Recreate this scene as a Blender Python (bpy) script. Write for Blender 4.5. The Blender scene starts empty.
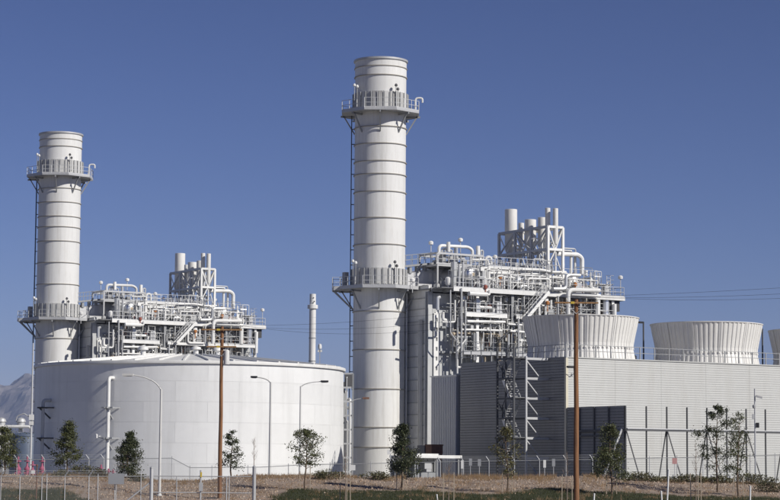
import bpy, math, random
from mathutils import Vector, Matrix, noise
R_ = math.radians
random.seed(7)
S = bpy.context.scene
COL = S.collection

# ------------------------------------------------------------------ camera, sky, sun, exposure
CAMZ, FPX, HORIZ, ROLL = 1.6, 2200.0, 468.0, R_(0.4)
PITCH = math.atan((HORIZ - 250.0) / FPX)
CF = Vector((0, math.cos(PITCH), math.sin(PITCH)))
_U0 = Vector((0, -math.sin(PITCH), math.cos(PITCH)))
_R0 = Vector((1, 0, 0))
CR = _R0 * math.cos(ROLL) + _U0 * math.sin(ROLL)
CU = _U0 * math.cos(ROLL) - _R0 * math.sin(ROLL)
cam = bpy.data.cameras.new('camera'); camo = bpy.data.objects.new('camera', cam); COL.objects.link(camo)
m = Matrix((CR, CU, -CF)).transposed().to_4x4(); m.translation = Vector((0, 0, CAMZ)); camo.matrix_world = m
cam.sensor_width = 36; cam.lens = FPX / 780 * 36; cam.clip_start = 1; cam.clip_end = 60000
S.camera = camo
S.render.resolution_x, S.render.resolution_y = 1024, 656

SUN_EL, SUN_A = R_(33), R_(57)          # azimuth: 57 degrees to the right of straight behind the camera
sd = Vector((math.sin(SUN_A) * math.cos(SUN_EL), -math.cos(SUN_A) * math.cos(SUN_EL), math.sin(SUN_EL)))
w = bpy.data.worlds.new('World'); S.world = w; w.use_nodes = True
nt = w.node_tree; bg = nt.nodes['Background']
sky = nt.nodes.new('ShaderNodeTexSky'); sky.sky_type = 'NISHITA'; sky.sun_disc = False
sky.sun_elevation = SUN_EL; sky.sun_rotation = math.atan2(sd.x, sd.y)
sky.altitude = 2500; sky.air_density = 1.0; sky.dust_density = 0.0; sky.ozone_density = 4.0
wb_ = nt.nodes.new('ShaderNodeMix'); wb_.data_type = 'RGBA'; wb_.blend_type = 'MULTIPLY'; wb_.inputs[0].default_value = 1
wb_.inputs[7].default_value = (.53, .393, .435, 1)          # one even white-balance tint over the whole sky
gm_ = nt.nodes.new('ShaderNodeGamma'); gm_.inputs[1].default_value = 1.45          # deeper, contrastier clear sky, the same everywhere
nt.links.new(sky.outputs[0], gm_.inputs[0]); nt.links.new(gm_.outputs[0], wb_.inputs[6]); nt.links.new(wb_.outputs[2], bg.inputs[0]); bg.inputs[1].default_value = 0.06
sl = bpy.data.lights.new('sun', 'SUN'); sl.energy = 4.55; sl.angle = R_(0.53); sl.color = (1, 0.955, 0.88)
so = bpy.data.objects.new('sun', sl); COL.objects.link(so)
so.rotation_euler = sd.to_track_quat('Z', 'Y').to_euler()
S.view_settings.view_transform = 'Standard'; S.view_settings.look = 'None'
S.view_settings.exposure = 0; S.view_settings.gamma = 1

# ------------------------------------------------------------------ pixel -> place helpers
def ray(px, py): return CF + CR * ((px - 390) / FPX) + CU * ((250 - py) / FPX)
def at(px, py, D):                       # point at depth D (world y) seen at the pixel
    d = ray(px, py); k = D / d.y
    return Vector((d.x * k, D, CAMZ + d.z * k))
def zof(px, py, D): return at(px, py, D).z
def xat(px, z, D):                       # x of a point with height z at depth D seen in pixel column px
    py = 468.0
    for _ in range(8):
        p = at(px, py, D); py -= (z - p.z) * FPX / D
    return at(px, py, D).x

# ------------------------------------------------------------------ materials
def mat(name, col, rough=0.6, metal=0.0, var=0.12, scale=1.5, stretch=(1, 1, 1), stain=None, stain_amt=0.0,
        stain_scale=0.5, stain_stretch=(1, 1, 0.08), bump=0.0, bump_scale=20, spec=0.5, coord='Object', rnd=0.0):
    M = bpy.data.materials.new(name); M.use_nodes = True; n = M.node_tree; L = n.links
    b = n.nodes['Principled BSDF']; b.inputs['Roughness'].default_value = rough; b.inputs['Metallic'].default_value = metal
    b.inputs['Specular IOR Level'].default_value = spec
    tc = n.nodes.new('ShaderNodeTexCoord'); mp = n.nodes.new('ShaderNodeMapping'); mp.inputs['Scale'].default_value = stretch
    L.new(tc.outputs[coord], mp.inputs[0])
    nz = n.nodes.new('ShaderNodeTexNoise'); nz.inputs['Scale'].default_value = scale; nz.inputs['Detail'].default_value = 5
    L.new(mp.outputs[0], nz.inputs['Vector'])
    mx = n.nodes.new('ShaderNodeMix'); mx.data_type = 'RGBA'
    mx.inputs[6].default_value = tuple(c * (1 - var) for c in col) + (1,)
    mx.inputs[7].default_value = tuple(min(1, c * (1 + var)) for c in col) + (1,)
    L.new(nz.outputs[0], mx.inputs[0]); out = mx.outputs[2]
    if rnd:
        oi = n.nodes.new('ShaderNodeObjectInfo'); hv = n.nodes.new('ShaderNodeMapRange')
        hv.inputs[3].default_value = 1 - rnd; hv.inputs[4].default_value = 1 + rnd
        L.new(oi.outputs['Random'], hv.inputs[0])
        mm = n.nodes.new('ShaderNodeMix'); mm.data_type = 'RGBA'; mm.blend_type = 'MULTIPLY'; mm.inputs[0].default_value = 1
        L.new(out, mm.inputs[6]); L.new(hv.outputs[0], mm.inputs[7]); out = mm.outputs[2]
    if stain:
        m2 = n.nodes.new('ShaderNodeMapping'); m2.inputs['Scale'].default_value = stain_stretch; L.new(tc.outputs[coord], m2.inputs[0])
        n2 = n.nodes.new('ShaderNodeTexNoise'); n2.inputs['Scale'].default_value = stain_scale; n2.inputs['Detail'].default_value = 7
        n2.inputs['Roughness'].default_value = 0.65; L.new(m2.outputs[0], n2.inputs['Vector'])
        rp = n.nodes.new('ShaderNodeMapRange'); rp.inputs[1].default_value = 0.48; rp.inputs[2].default_value = 0.72
        rp.inputs[4].default_value = stain_amt; L.new(n2.outputs[0], rp.inputs[0])
        ms = n.nodes.new('ShaderNodeMix'); ms.data_type = 'RGBA'; ms.inputs[7].default_value = tuple(stain) + (1,)
        L.new(rp.outputs[0], ms.inputs[0]); L.new(out, ms.inputs[6]); out = ms.outputs[2]
    L.new(out, b.inputs['Base Color'])
    if bump:
        n3 = n.nodes.new('ShaderNodeTexNoise'); n3.inputs['Scale'].default_value = bump_scale; n3.inputs['Detail'].default_value = 4
        L.new(mp.outputs[0], n3.inputs['Vector'])
        bp = n.nodes.new('ShaderNodeBump'); bp.inputs['Strength'].default_value = bump; bp.inputs['Distance'].default_value = 0.05
        L.new(n3.outputs[0], bp.inputs['Height']); L.new(bp.outputs[0], b.inputs['Normal'])
    return M

M = {}
M['stack'] = mat('stack_paint', (.71, .71, .695), .55, stain=(.44, .42, .38), stain_amt=.5, stain_scale=2.2, stain_stretch=(1, 1, .07), var=.05, rnd=.04)
M['tank'] = mat('tank_paint', (.77, .775, .77), .5, stain=(.50, .50, .49), stain_amt=.4, stain_scale=.8, stain_stretch=(1, 1, .07), var=.05, bump=.35, bump_scale=.35, rnd=.03)
M['roofpaint'] = mat('roof_paint', (.72, .72, .70), .6, stain=(.48, .47, .45), stain_amt=.4, stain_scale=.7, stain_stretch=(1, 1, 1))
M['white'] = mat('white_pipe_paint', (.78, .78, .76), .5, stain=(.42, .38, .33), stain_amt=.35, stain_scale=1.5, stain_stretch=(1, 1, .3), rnd=.10)
M['insul'] = mat('insulation_cladding', (.60, .61, .61), .35, metal=.35, rnd=.15, stain=(.35, .33, .30), stain_amt=.3)
M['alum'] = mat('aluminium_jacket', (.66, .67, .68), .33, metal=.75, rnd=.12, bump=.1, bump_scale=4)
M['casing'] = mat('casing_steel', (.50, .51, .51), .6, stain=(.26, .25, .24), stain_amt=.45, stain_scale=1.1, stain_stretch=(1, 1, .12), rnd=.06)
M['wallpanel'] = mat('end_wall_panel', (.86, .86, .84), .6, stain=(.55, .54, .5), stain_amt=.35, stain_scale=1.3, stain_stretch=(1, 1, .3), rnd=.08)
M['steel'] = mat('grey_structural_steel', (.30, .31, .32), .6, stain=(.17, .15, .13), stain_amt=.4, stain_scale=2, rnd=.12)
M['galv'] = mat('galvanised_steel', (.50, .505, .51), .5, metal=.25, rnd=.10, var=.15, scale=6)
M['lampgrey'] = mat('lamp_pole_paint', (.62, .62, .60), .5, var=.08)
M['dark'] = mat('dark_steel', (.06, .062, .068), .6, rnd=.2)
M['deep'] = mat('dark_equipment', (.10, .10, .105), .7, rnd=.3, var=.25)
M['tan'] = mat('tan_primer', (.40, .33, .24), .65, rnd=.15, var=.2)
M['brownrust'] = mat('rusty_steel', (.17, .085, .055), .85, var=.4, scale=4)
M['orange'] = mat('orange_paint', (.46, .19, .06), .6)
M['red'] = mat('dull_red_paint', (.32, .10, .07), .6, rnd=.2)
M['magenta'] = mat('magenta_paint', (.36, .085, .15), .65, var=.25)
M['ring'] = mat('shadow_dark_ring_steel', (.36, .34, .30), .7, var=.2, scale=3)  # tan-grey ring steel, darkened to draw the thin shadow at each ring
M['belt'] = mat('weathered_steel_panel', (.50, .50, .49), .7, stain=(.22, .21, .20), stain_amt=.55, stain_scale=3, stain_stretch=(1, 1, .25), rnd=.18)
M['siding'] = mat('light_siding', (.475, .48, .465), .55, stain=(.38, .37, .34), stain_amt=.4, stain_scale=.9, stain_stretch=(1, 1, .12), var=.06, rnd=.02)
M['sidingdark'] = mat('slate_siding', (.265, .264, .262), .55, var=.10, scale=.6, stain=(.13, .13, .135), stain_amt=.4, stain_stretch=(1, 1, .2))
M['sidinggrey'] = mat('grey_vertical_siding', (.56, .565, .575), .5, var=.07)
M['trim'] = mat('cream_trim', (.62, .58, .46), .5)
M['fan'] = mat('fan_cylinder_plastic', (.74, .73, .70), .5, var=.06, stain=(.45, .43, .39), stain_amt=.35, stain_scale=1.5, stain_stretch=(1, 1, .15), rnd=.03)
M['pole'] = mat('creosoted_pole_wood', (.26, .125, .055), .8, var=.5, scale=3, stretch=(5, 5, .35), stain=(.06, .035, .025), stain_amt=.95, stain_scale=3.0, stain_stretch=(4, 4, .12), bump=.3, bump_scale=18)
M['arm'] = mat('crossarm_wood', (.32, .185, .085), .8, var=.3, scale=4)
M['ceram'] = mat('insulator_ceramic', (.60, .58, .50), .3)
M['yellow'] = mat('yellow_guard', (.62, .45, .06), .5)
M['wire'] = mat('wire', (.05, .05, .055), .6)
M['concrete'] = mat('concrete', (.36, .35, .33), .85, var=.15)
M['sign'] = mat('sign_white', (.72, .72, .70), .4, var=.03)
M['signgrey'] = mat('sign_back_grey', (.30, .31, .33), .5)
M['signred'] = mat('sign_faded_red', (.50, .27, .26), .5)
M['black'] = mat('black_plastic', (.02, .02, .022), .4)
M['blue'] = mat('shaded_blue_tank', (.10, .13, .19), .5)  # blue darkened and greyed for the shade the tank stands in
M['stake'] = mat('stake_wood', (.40, .33, .25), .8, var=.25, scale=8)
M['bark'] = mat('bark', (.14, .10, .07), .9, var=.35, scale=6, bump=.4)
M['twig'] = mat('bare_twig', (.26, .20, .16), .9, var=.2)
M['whitepost'] = mat('white_marker_plastic', (.80, .80, .78), .45, var=.03)
def leafmat(name, a, b_, trans=.25):
    m_ = mat(name, a, .55, var=.3, scale=1.2)
    n = m_.node_tree; L = n.links; b = n.nodes['Principled BSDF']
    geo = n.nodes.new('ShaderNodeNewGeometry'); src = b.inputs['Base Color'].links[0].from_socket
    mx = n.nodes.new('ShaderNodeMix'); mx.data_type = 'RGBA'; mx.inputs[7].default_value = tuple(b_) + (1,)
    L.new(geo.outputs['Random Per Island'], mx.inputs[0]); L.new(src, mx.inputs[6]); L.new(mx.outputs[2], b.inputs['Base Color'])
    tr = n.nodes.new('ShaderNodeBsdfTranslucent'); L.new(mx.outputs[2], tr.inputs[0])
    ms = n.nodes.new('ShaderNodeMixShader'); ms.inputs[0].default_value = trans
    o = n.nodes['Material Output']; L.new(b.outputs[0], ms.inputs[1]); L.new(tr.outputs[0], ms.inputs[2]); L.new(ms.outputs[0], o.inputs[0])
    return m_
M['leaf'] = leafmat('leaf_green', (.058, .072, .026), (.125, .13, .045))
M['leafd'] = leafmat('leaf_dark_green', (.034, .046, .020), (.082, .092, .036))
M['leafy'] = leafmat('leaf_olive', (.085, .085, .03), (.16, .14, .045))
M['shrub'] = leafmat('shrub_leaf', (.075, .08, .036), (.16, .14, .07))
M['dry'] = leafmat('dry_grass', (.27, .17, .085), (.36, .25, .14), .2)
M['grass'] = leafmat('lawn_grass', (.030, .040, .010), (.072, .076, .022), .2)
def meshmat(name, col, alpha):
    m_ = bpy.data.materials.new(name); m_.use_nodes = True; n = m_.node_tree; L = n.links
    b = n.nodes['Principled BSDF']; b.inputs['Base Color'].default_value = tuple(col) + (1,); b.inputs['Roughness'].default_value = .6
    t = n.nodes.new('ShaderNodeBsdfTransparent'); ms = n.nodes.new('ShaderNodeMixShader'); ms.inputs[0].default_value = alpha
    L.new(t.outputs[0], ms.inputs[1]); L.new(b.outputs[0], ms.inputs[2]); L.new(ms.outputs[0], n.nodes['Material Output'].inputs[0])
    return m_
M['chain'] = meshmat('chain_link', (.26, .265, .27), .09)
M['chainnear'] = meshmat('near_chain_link', (.34, .345, .35), .16)
M['grate'] = meshmat('bar_grating', (.25, .255, .26), .8)

# ------------------------------------------------------------------ mesh builder
def ortho(d):
    d = d.normalized(); a = Vector((0, 0, 1)) if abs(d.z) < .95 else Vector((0, 1, 0))
    s = d.cross(a).normalized(); return s, s.cross(d).normalized()
class MB:
    def __init__(s): s.v = []; s.f = []
    def box(s, x0, x1, y0, y1, z0, z1):
        n = len(s.v)
        s.v += [(x0, y0, z0), (x1, y0, z0), (x1, y1, z0), (x0, y1, z0), (x0, y0, z1), (x1, y0, z1), (x1, y1, z1), (x0, y1, z1)]
        s.f += [tuple(n + i for i in q) for q in ((0, 3, 2, 1), (4, 5, 6, 7), (0, 1, 5, 4), (1, 2, 6, 5), (2, 3, 7, 6), (3, 0, 4, 7))]
        return s
    def bar(s, p, q, wd, h=None):
        p, q = Vector(p), Vector(q); h = h or wd; a, b = ortho(q - p); n = len(s.v)
        for c in (p, q):
            for i, j in ((-1, -1), (1, -1), (1, 1), (-1, 1)): s.v.append(tuple(c + a * (i * wd / 2) + b * (j * h / 2)))
        s.f += [tuple(n + i for i in t) for t in ((0, 3, 2, 1), (4, 5, 6, 7), (0, 1, 5, 4), (1, 2, 6, 5), (2, 3, 7, 6), (3, 0, 4, 7))]
        return s
    def tube(s, pts, r, n=8, r1=None, cap=True):
        pts = [Vector(p) for p in pts]; k = len(pts); r1 = r if r1 is None else r1; base = len(s.v); prev = None
        for i, p in enumerate(pts):
            d = (pts[min(i + 1, k - 1)] - pts[max(i - 1, 0)])
            if prev is None: a, b = ortho(d)
            else:
                dn = d.normalized(); a = (prev - dn * prev.dot(dn))
                a = a.normalized() if a.length > 1e-5 else ortho(d)[0]; b = a.cross(dn)
            prev = a; rr = r + (r1 - r) * i / max(1, k - 1)
            for j in range(n):
                t = 2 * math.pi * j / n; s.v.append(tuple(p + a * (rr * math.cos(t)) + b * (rr * math.sin(t))))
        for i in range(k - 1):
            for j in range(n):
                q = base + i * n; s.f.append((q + j, q + n + j, q + n + (j + 1) % n, q + (j + 1) % n))
        if cap:
            s.f.append(tuple(base + j for j in range(n))); s.f.append(tuple(base + (k - 1) * n + j for j in reversed(range(n))))
        return s
    def pipe(s, pts, r, n=8, bend=None):           # tube with rounded elbows
        pts = [Vector(p) for p in pts]; bend = bend or r * 2.6; out = [pts[0]]
        for i in range(1, len(pts) - 1):
            a, b, c = pts[i - 1], pts[i], pts[i + 1]
            d0, d1 = (a - b), (c - b); e = min(bend, d0.length * .45, d1.length * .45)
            p0, p1 = b + d0.normalized() * e, b + d1.normalized() * e
            for t in (0, .25, .5, .75, 1): out.append(p0 * (1 - t) ** 2 + b * 2 * t * (1 - t) + p1 * t * t)
        out.append(pts[-1]); return s.tube(out, r, n)
    def lathe(s, prof, n=32, c=(0, 0, 0), a0=0, a1=2 * math.pi, cap=False):
        full = abs(a1 - a0 - 2 * math.pi) < 1e-6; m_ = n if full else n + 1; base = len(s.v)
        for (r, z) in prof:
            for j in range(m_):
                t = a0 + (a1 - a0) * j / n; s.v.append((c[0] + r * math.cos(t), c[1] + r * math.sin(t), c[2] + z))
        for i in range(len(prof) - 1):
            for j in range(n):
                q = base + i * m_; k = (j + 1) % m_
                s.f.append((q + j, q + k, q + m_ + k, q + m_ + j))
        if cap and full:
            s.f.append(tuple(base + j for j in reversed(range(m_)))); s.f.append(tuple(base + (len(prof) - 1) * m_ + j for j in range(m_)))
        return s
    def quad(s, *p):
        n = len(s.v); s.v += [tuple(q) for q in p]; s.f.append(tuple(range(n, n + len(p)))); return s
    def mesh(s, name, smooth=35):
        me = bpy.data.meshes.new(name); me.from_pydata(s.v, [], s.f); me.validate(); me.update()
        if smooth and len(me.polygons):
            me.shade_smooth(); me.set_sharp_from_angle(angle=R_(smooth))
        return me
    def build(s, name, material, parent=None, smooth=35):
        return obj(name, s.mesh(name, smooth), material, parent)
def obj(name, me, material, parent=None):
    o = bpy.data.objects.new(name, me); COL.objects.link(o)
    if material is not None and not len(me.materials): me.materials.append(M[material] if isinstance(material, str) else material)
    if parent: o.parent = parent
    return o
def tag(o, label=None, cat=None, group=None, kind=None):
    for k, v in (('label', label), ('category', cat), ('group', group), ('kind', kind)):
        if v: o[k] = v
    return o
def empty(name, loc=(0, 0, 0), rz=0, label=None, cat=None, group=None):
    o = bpy.data.objects.new(name, None); COL.objects.link(o); o.location = loc; o.rotation_euler = (0, 0, rz); o.empty_display_size = .5
    return tag(o, label, cat, group)
def copy_tree(o, parent=None):
    c = o.copy(); COL.objects.link(c)
    if parent: c.parent = parent
    for ch in [x for x in KIDS.get(o.name, [])]: copy_tree(ch, c)
    return c
KIDS = {}
def index_kids():
    KIDS.clear()
    for o in bpy.data.objects:
        if o.parent: KIDS.setdefault(o.parent.name, []).append(o)

# ------------------------------------------------------------------ ground
def interp(tab, x):
    if x <= tab[0][0]: return tab[0][1]
    for (a, b), (c, d) in zip(tab, tab[1:]):
        if x <= c: t = (x - a) / (c - a); t = t * t * (3 - 2 * t); return b + (d - b) * t
    return tab[-1][1]
CREST = [(-60, .96), (60, .98), (110, .85), (160, .55), (205, .55), (245, .95), (300, 1.02), (400, .90), (500, .97), (600, 1.0), (700, .80), (780, .64), (840, .60)]
def ground(x, D):
    px = 390 + FPX * x / max(D, 60)
    c = interp(CREST, px); low = -1.3
    dip = -.45 * math.exp(-((px - 190) / 45) ** 2)
    n = noise.noise(Vector((x * .35, D * .35, 1.7))) * .15 + noise.noise(Vector((x * 1.3, D * 1.3, 4.2))) * .055
    if D < 141: b = low; k = .4
    elif D < 165: t = (D - 141) / 24; b = low + (c - low) * (t ** .92); k = 1
    elif D < 172: t = (D - 165) / 7; t = t * t * (3 - 2 * t); b = c + (dip - c) * t; k = 1 - t
    elif D < 190: b = dip * (1 - (D - 172) / 18); k = 0
    else: b = 0; k = 0
    return b + n * k
def onberm(px, py):                      # where the view ray meets the berm
    best = None
    D = 138.0
    while D < 166:
        p = at(px, py, D)
        if p.z <= ground(p.x, D): return Vector((p.x, D, ground(p.x, D)))
        if best is None or p.z - ground(p.x, D) < best[0]: best = (p.z - ground(p.x, D), p.x, D)
        D += .1
    return Vector((best[1], best[2], ground(best[1], best[2])))
def frange(a, b, s):
    n = int(round((b - a) / s)); return [a + (b - a) * i / n for i in range(n + 1)]
xs = [-15000, -6000, -2000, -700, -300, -150, -90] + frange(-48, 52, .4) + [90, 150, 300, 700, 2000, 6000, 15000]
ys = [-3000, -500, -60, 0, 60, 110, 132] + frange(138, 176, .35) + [182, 190, 205, 230, 270, 330, 450, 700, 1200, 2500, 5000, 9000, 16000]
gb = MB(); mask = []
for D in ys:
    for x in xs:
        gb.v.append((x, D, ground(x, D)))
        px = 390 + FPX * x / max(D, 60)
        nn = noise.noise(Vector((x * .22, D * .3, 9.1))) * 3.2 + noise.noise(Vector((x * .8, D * .8, 3.1))) * 1.2
        lim = interp([(-40, 155.5), (60, 155.0), (95, 149), (125, 138), (250, 138), (275, 150), (300, 154.5), (400, 155.0), (520, 154.0), (600, 154.3), (700, 154.0), (800, 152.5)], px)
        g = min(1, max(0, (lim + nn - D) / 1.2))
        if D < 139: g = .35
        if D > 166: g = 0
        mask.append((g, 1.0 if D > 168 else 0.0))
nx = len(xs)
for j in range(len(ys) - 1):
    for i in range(nx - 1): gb.f.append((j * nx + i, j * nx + i + 1, (j + 1) * nx + i + 1, (j + 1) * nx + i))
gme = gb.mesh('ground', 60)
ga = gme.attributes.new('lawn', 'FLOAT', 'POINT'); gp = gme.attributes.new('yard', 'FLOAT', 'POINT')
for i, (a, b) in enumerate(mask): ga.data[i].value = a; gp.data[i].value = b
gm = mat('ground_mix', (.30, .235, .185), .95, var=.35, scale=.9, stain=(.13, .082, .05), stain_amt=.85, stain_scale=.7, stain_stretch=(1, 1, 1), bump=1.0, bump_scale=5)
n = gm.node_tree; L = n.links; b = n.nodes['Principled BSDF']; src = b.inputs['Base Color'].links[0].from_socket
def grdmix(src, attr, ca, cb, sc):
    at_ = n.nodes.new('ShaderNodeAttribute'); at_.attribute_name = attr
    tc = n.nodes.new('ShaderNodeTexCoord'); nz = n.nodes.new('ShaderNodeTexNoise'); nz.inputs['Scale'].default_value = sc; nz.inputs['Detail'].default_value = 6
    L.new(tc.outputs['Object'], nz.inputs['Vector'])
    c = n.nodes.new('ShaderNodeMix'); c.data_type = 'RGBA'; c.inputs[6].default_value = ca + (1,); c.inputs[7].default_value = cb + (1,); L.new(nz.outputs[0], c.inputs[0])
    mx = n.nodes.new('ShaderNodeMix'); mx.data_type = 'RGBA'; L.new(at_.outputs['Fac'], mx.inputs[0]); L.new(src, mx.inputs[6]); L.new(c.outputs[2], mx.inputs[7]); return mx.outputs[2]
o1 = grdmix(src, 'lawn', (.016, .022, .006), (.052, .054, .018), 1.4)
o2 = grdmix(o1, 'yard', (.20, .19, .175), (.30, .29, .27), .4)
L.new(o2, b.inputs['Base Color'])
gobj = obj('ground', gme, gm); tag(gobj, kind='structure')

# mountain range on the left, far behind the plant
mb = MB(); mx_, my_ = frange(-9000, -3200, 150) + frange(-3170, -1200, 26) + frange(-1150, 5000, 150), frange(10500, 13000, 26) + frange(13100, 14500, 200)
for yy in my_:
    for xx in mx_:
        px = 390 + FPX * xx / yy
        env = interp([(-1200, 330), (-500, 440), (-60, 440), (0, 470), (33, 535), (90, 590), (190, 500), (300, 300), (480, 120), (700, 70), (1400, 50)], px)
        t = (yy - 10500) / 4000; pr = interp([(0, 0), (.45, 1), (1, .25)], t)
        r = noise.multi_fractal(Vector((xx * .00115, yy * .00115, 3.3)), .85, 2.2, 6)
        rg = 1 - abs(noise.noise(Vector((xx * .0021, yy * .0016, 8.8)))) * 1.1
        mb.v.append((xx, yy, max(-2, env * pr * (.72 + .07 * r * .6 + .10 * rg + .10 * (1 - 2 * abs(noise.noise(Vector((xx * .0045, yy * .0022, 1.2))))) + .05 * (1 - 2 * abs(noise.noise(Vector((xx * .013, yy * .007, 5.2)))))) - 2)))
for j in range(len(my_) - 1):
    for i in range(len(mx_) - 1):
        q = j * len(mx_) + i; mb.f.append((q, q + 1, q + 1 + len(mx_), q + len(mx_)))
mm = mat('mountain_rock', (.20, .18, .17), .95, var=.45, scale=.02, stain=(.10, .095, .08), stain_amt=.8, stain_scale=.016, stain_stretch=(1, 1, 1), bump=.0)
n = mm.node_tree; L = n.links; b = n.nodes['Principled BSDF']; src = b.inputs['Base Color'].links[0].from_socket
ge = n.nodes.new('ShaderNodeNewGeometry'); sx = n.nodes.new('ShaderNodeSeparateXYZ'); L.new(ge.outputs['Position'], sx.inputs[0])
nz = n.nodes.new('ShaderNodeTexNoise'); nz.inputs['Scale'].default_value = .012; nz.inputs['Detail'].default_value = 8; L.new(ge.outputs['Position'], nz.inputs['Vector'])
ad = n.nodes.new('ShaderNodeMath'); ad.operation = 'MULTIPLY_ADD'; ad.inputs[1].default_value = 420; L.new(nz.outputs[0], ad.inputs[0]); L.new(sx.outputs[2], ad.inputs[2])
mr = n.nodes.new('ShaderNodeMapRange'); mr.inputs[1].default_value = 720; mr.inputs[2].default_value = 850; L.new(ad.outputs[0], mr.inputs[0])
mxs = n.nodes.new('ShaderNodeMix'); mxs.data_type = 'RGBA'; mxs.inputs[7].default_value = (.75, .76, .78, 1); L.new(mr.outputs[0], mxs.inputs[0]); L.new(src, mxs.inputs[6]); L.new(mxs.outputs[2], b.inputs['Base Color'])
tag(mb.build('mountain', mm, None, 0), kind='structure')

# ------------------------------------------------------------------ plant axes
TH = R_(32); UX = Vector((math.cos(TH), math.sin(TH), 0)); VX = Vector((-math.sin(TH), math.cos(TH), 0))
S2 = Vector((xat(378.6, 12, 233), 233, 0)); S1 = Vector((xat(55.6, 12, 287), 287, 0))
def H(px, py, v):                        # boiler-local point on the vertical plane local y = v
    d = ray(px, py); o = Vector((0, 0, CAMZ))
    k = (S2 + VX * v - o).dot(VX) / d.dot(VX); p = o + d * k
    return Vector(((p - S2).dot(UX), v, p.z))

# ------------------------------------------------------------------ exhaust stacks
RS = 2.74
def zs(py): return zof(379, py, 233 - RS)
def guardrail(mbx, pts, h=1.07, t=.045, posts=1.3, close=False, toe=True):
    pts = [Vector(p) for p in pts]
    if close: pts = pts + [pts[0]]
    up = Vector((0, 0, 1))
    for a, b in zip(pts, pts[1:]):
        ln = (b - a).length; k = max(1, int(round(ln / posts)))
        for i in range(k): p = a.lerp(b, i / k); mbx.bar(p, p + up * h, t)
        for hh in (h, h * .52): mbx.bar(a + up * hh, b + up * hh, t)
        if toe: mbx.bar(a + up * .07, b + up * .07, .02, .14)
    mbx.bar(pts[-1], pts[-1] + up * h, t)
def build_stack():
    e = empty('exhaust_stack')
    rings = [65, 74, 125.5, 142.5, 160, 173, 190.5, 217, 243.5, 310.5, 349, 388.5, 427, 447]
    ztop = zs(56.5); lev = sorted([0] + [zs(y) for y in rings] + [zs(113), zs(287), ztop])
    for a, b in zip(lev, lev[1:]):
        flare = .03 if a > zs(75) else 0
        MB().lathe([(RS + flare, a + .006), (RS + flare, b - .006)], 64).build('shell_section', 'stack', e)
    for y in rings:
        z = zs(y); MB().lathe([(RS - .02, z - .06), (RS + .11, z - .05), (RS + .11, z + .03), (RS - .02, z + .05)], 64).build('stiffener_ring', 'ring', e)
    MB().lathe([(RS - .02, ztop - .25), (RS + .17, ztop - .2), (RS + .17, ztop), (RS - .28, ztop), (RS - .28, ztop - 3)], 64).build('top_rim', 'galv', e)
    # service platforms
    for zf, ro, left in ((zs(109.5), 4.25, 0), (zs(286.5), 4.3, 1)):
        P = []
        for k in range(8):
            t = math.pi / 8 + k * math.pi / 4 - TH; P.append(Vector((ro * 1.04 * math.cos(t), ro * 1.04 * math.sin(t), zf)))
        deck = MB(); n0 = 8
        inner = [Vector((RS * .98 * math.cos(math.pi / 8 + k * math.pi / 4 - TH), RS * .98 * math.sin(math.pi / 8 + k * math.pi / 4 - TH), zf)) for k in range(8)]
        dz = Vector((0, 0, .22)); d2 = Vector((0, 0, .16))
        for k in range(8):
            a, b, c, d = P[k], P[(k + 1) % 8], inner[(k + 1) % 8], inner[k]
            deck.quad(a, b, c, d); deck.quad(a - d2, d - d2, c - d2, b - d2); deck.quad(a - dz, b - dz, b, a)
            deck.bar(a - dz * .5, b - dz * .5, .05, .22)
        pf = deck.build('platform_deck', 'galv', e)
        g = MB(); guardrail(g, P, close=True); g.build('guardrail', 'galv', pf)
        for k in range(8):
            t = k * math.pi / 4 - TH; ca, sa = math.cos(t), math.sin(t)
            MB().bar((ro * .93 * ca, ro * .93 * sa, zf - .3), (RS * ca, RS * sa, zf - 2.3), .13).bar((ro * ca, ro * sa, zf - .38), (RS * ca, RS * sa, zf - .38), .13, .2).build('bracket', 'steel', pf)
        # weathered belt of panels round the shell above the deck
        zb0, zb1 = zf + .32, zf + 2.0
        for k in range(28):
            a0 = 2 * math.pi * k / 28
            MB().lathe([(RS + .20, zb0), (RS + .20, zb1), (RS + .02, zb1)], 3, a0=a0 + .035, a1=a0 + 2 * math.pi / 28 - .035).build('belt_panel', 'belt', e)
            MB().bar(((RS + .24) * math.cos(a0), (RS + .24) * math.sin(a0), zb0), ((RS + .24) * math.cos(a0), (RS + .24) * math.sin(a0), zb1), .07).build('belt_stiffener', 'steel', e)
        # lamps on the belt
        for ang, hh in ((-180, .95), (-171, .75), (-92, .8), (-88, .4)):
            t = R_(ang); r = RS + .55; p = Vector((r * math.cos(t), r * math.sin(t), zb1))
            MB().bar(p - Vector((0, 0, 1.6)), p + Vector((0, 0, hh - .3)), .06).build('lamp_bracket', 'steel', e)
            MB().lathe([(.02, -.02), (.14, 0), (.17, .14), (.08, .28), (.01, .30)], 10, c=(p.x, p.y, p.z + hh - .32)).build('lamp', 'white' if ang < -100 else 'deep', e)
    # gooseneck vent pipe on the upper deck
    zf = zs(109.5); t = -TH + R_(4)
    p = Vector((3.75 * math.cos(t), 3.75 * math.sin(t), zf))
    q = Vector((math.cos(-TH), math.sin(-TH), 0))
    MB().pipe([p, p + Vector((0, 0, 1.75)), p + Vector((0, 0, 1.75)) + q * .75, p + Vector((0, 0, 1.25)) + q * .75], .10, 10, .3).build('vent_pipe', 'white', e)
    # side extension of the lower deck with box and its rail
    zf = zs(286.5); ax = Vector((math.cos(math.pi - TH), math.sin(math.pi - TH), 0)); ay = Vector((-ax.y, ax.x, 0))
    c = [ax * 3.9 + ay * 1.2, ax * 4.95 + ay * 1.2, ax * 4.95 - ay * 1.3, ax * 3.9 - ay * 1.3]
    ex = MB(); 
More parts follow.
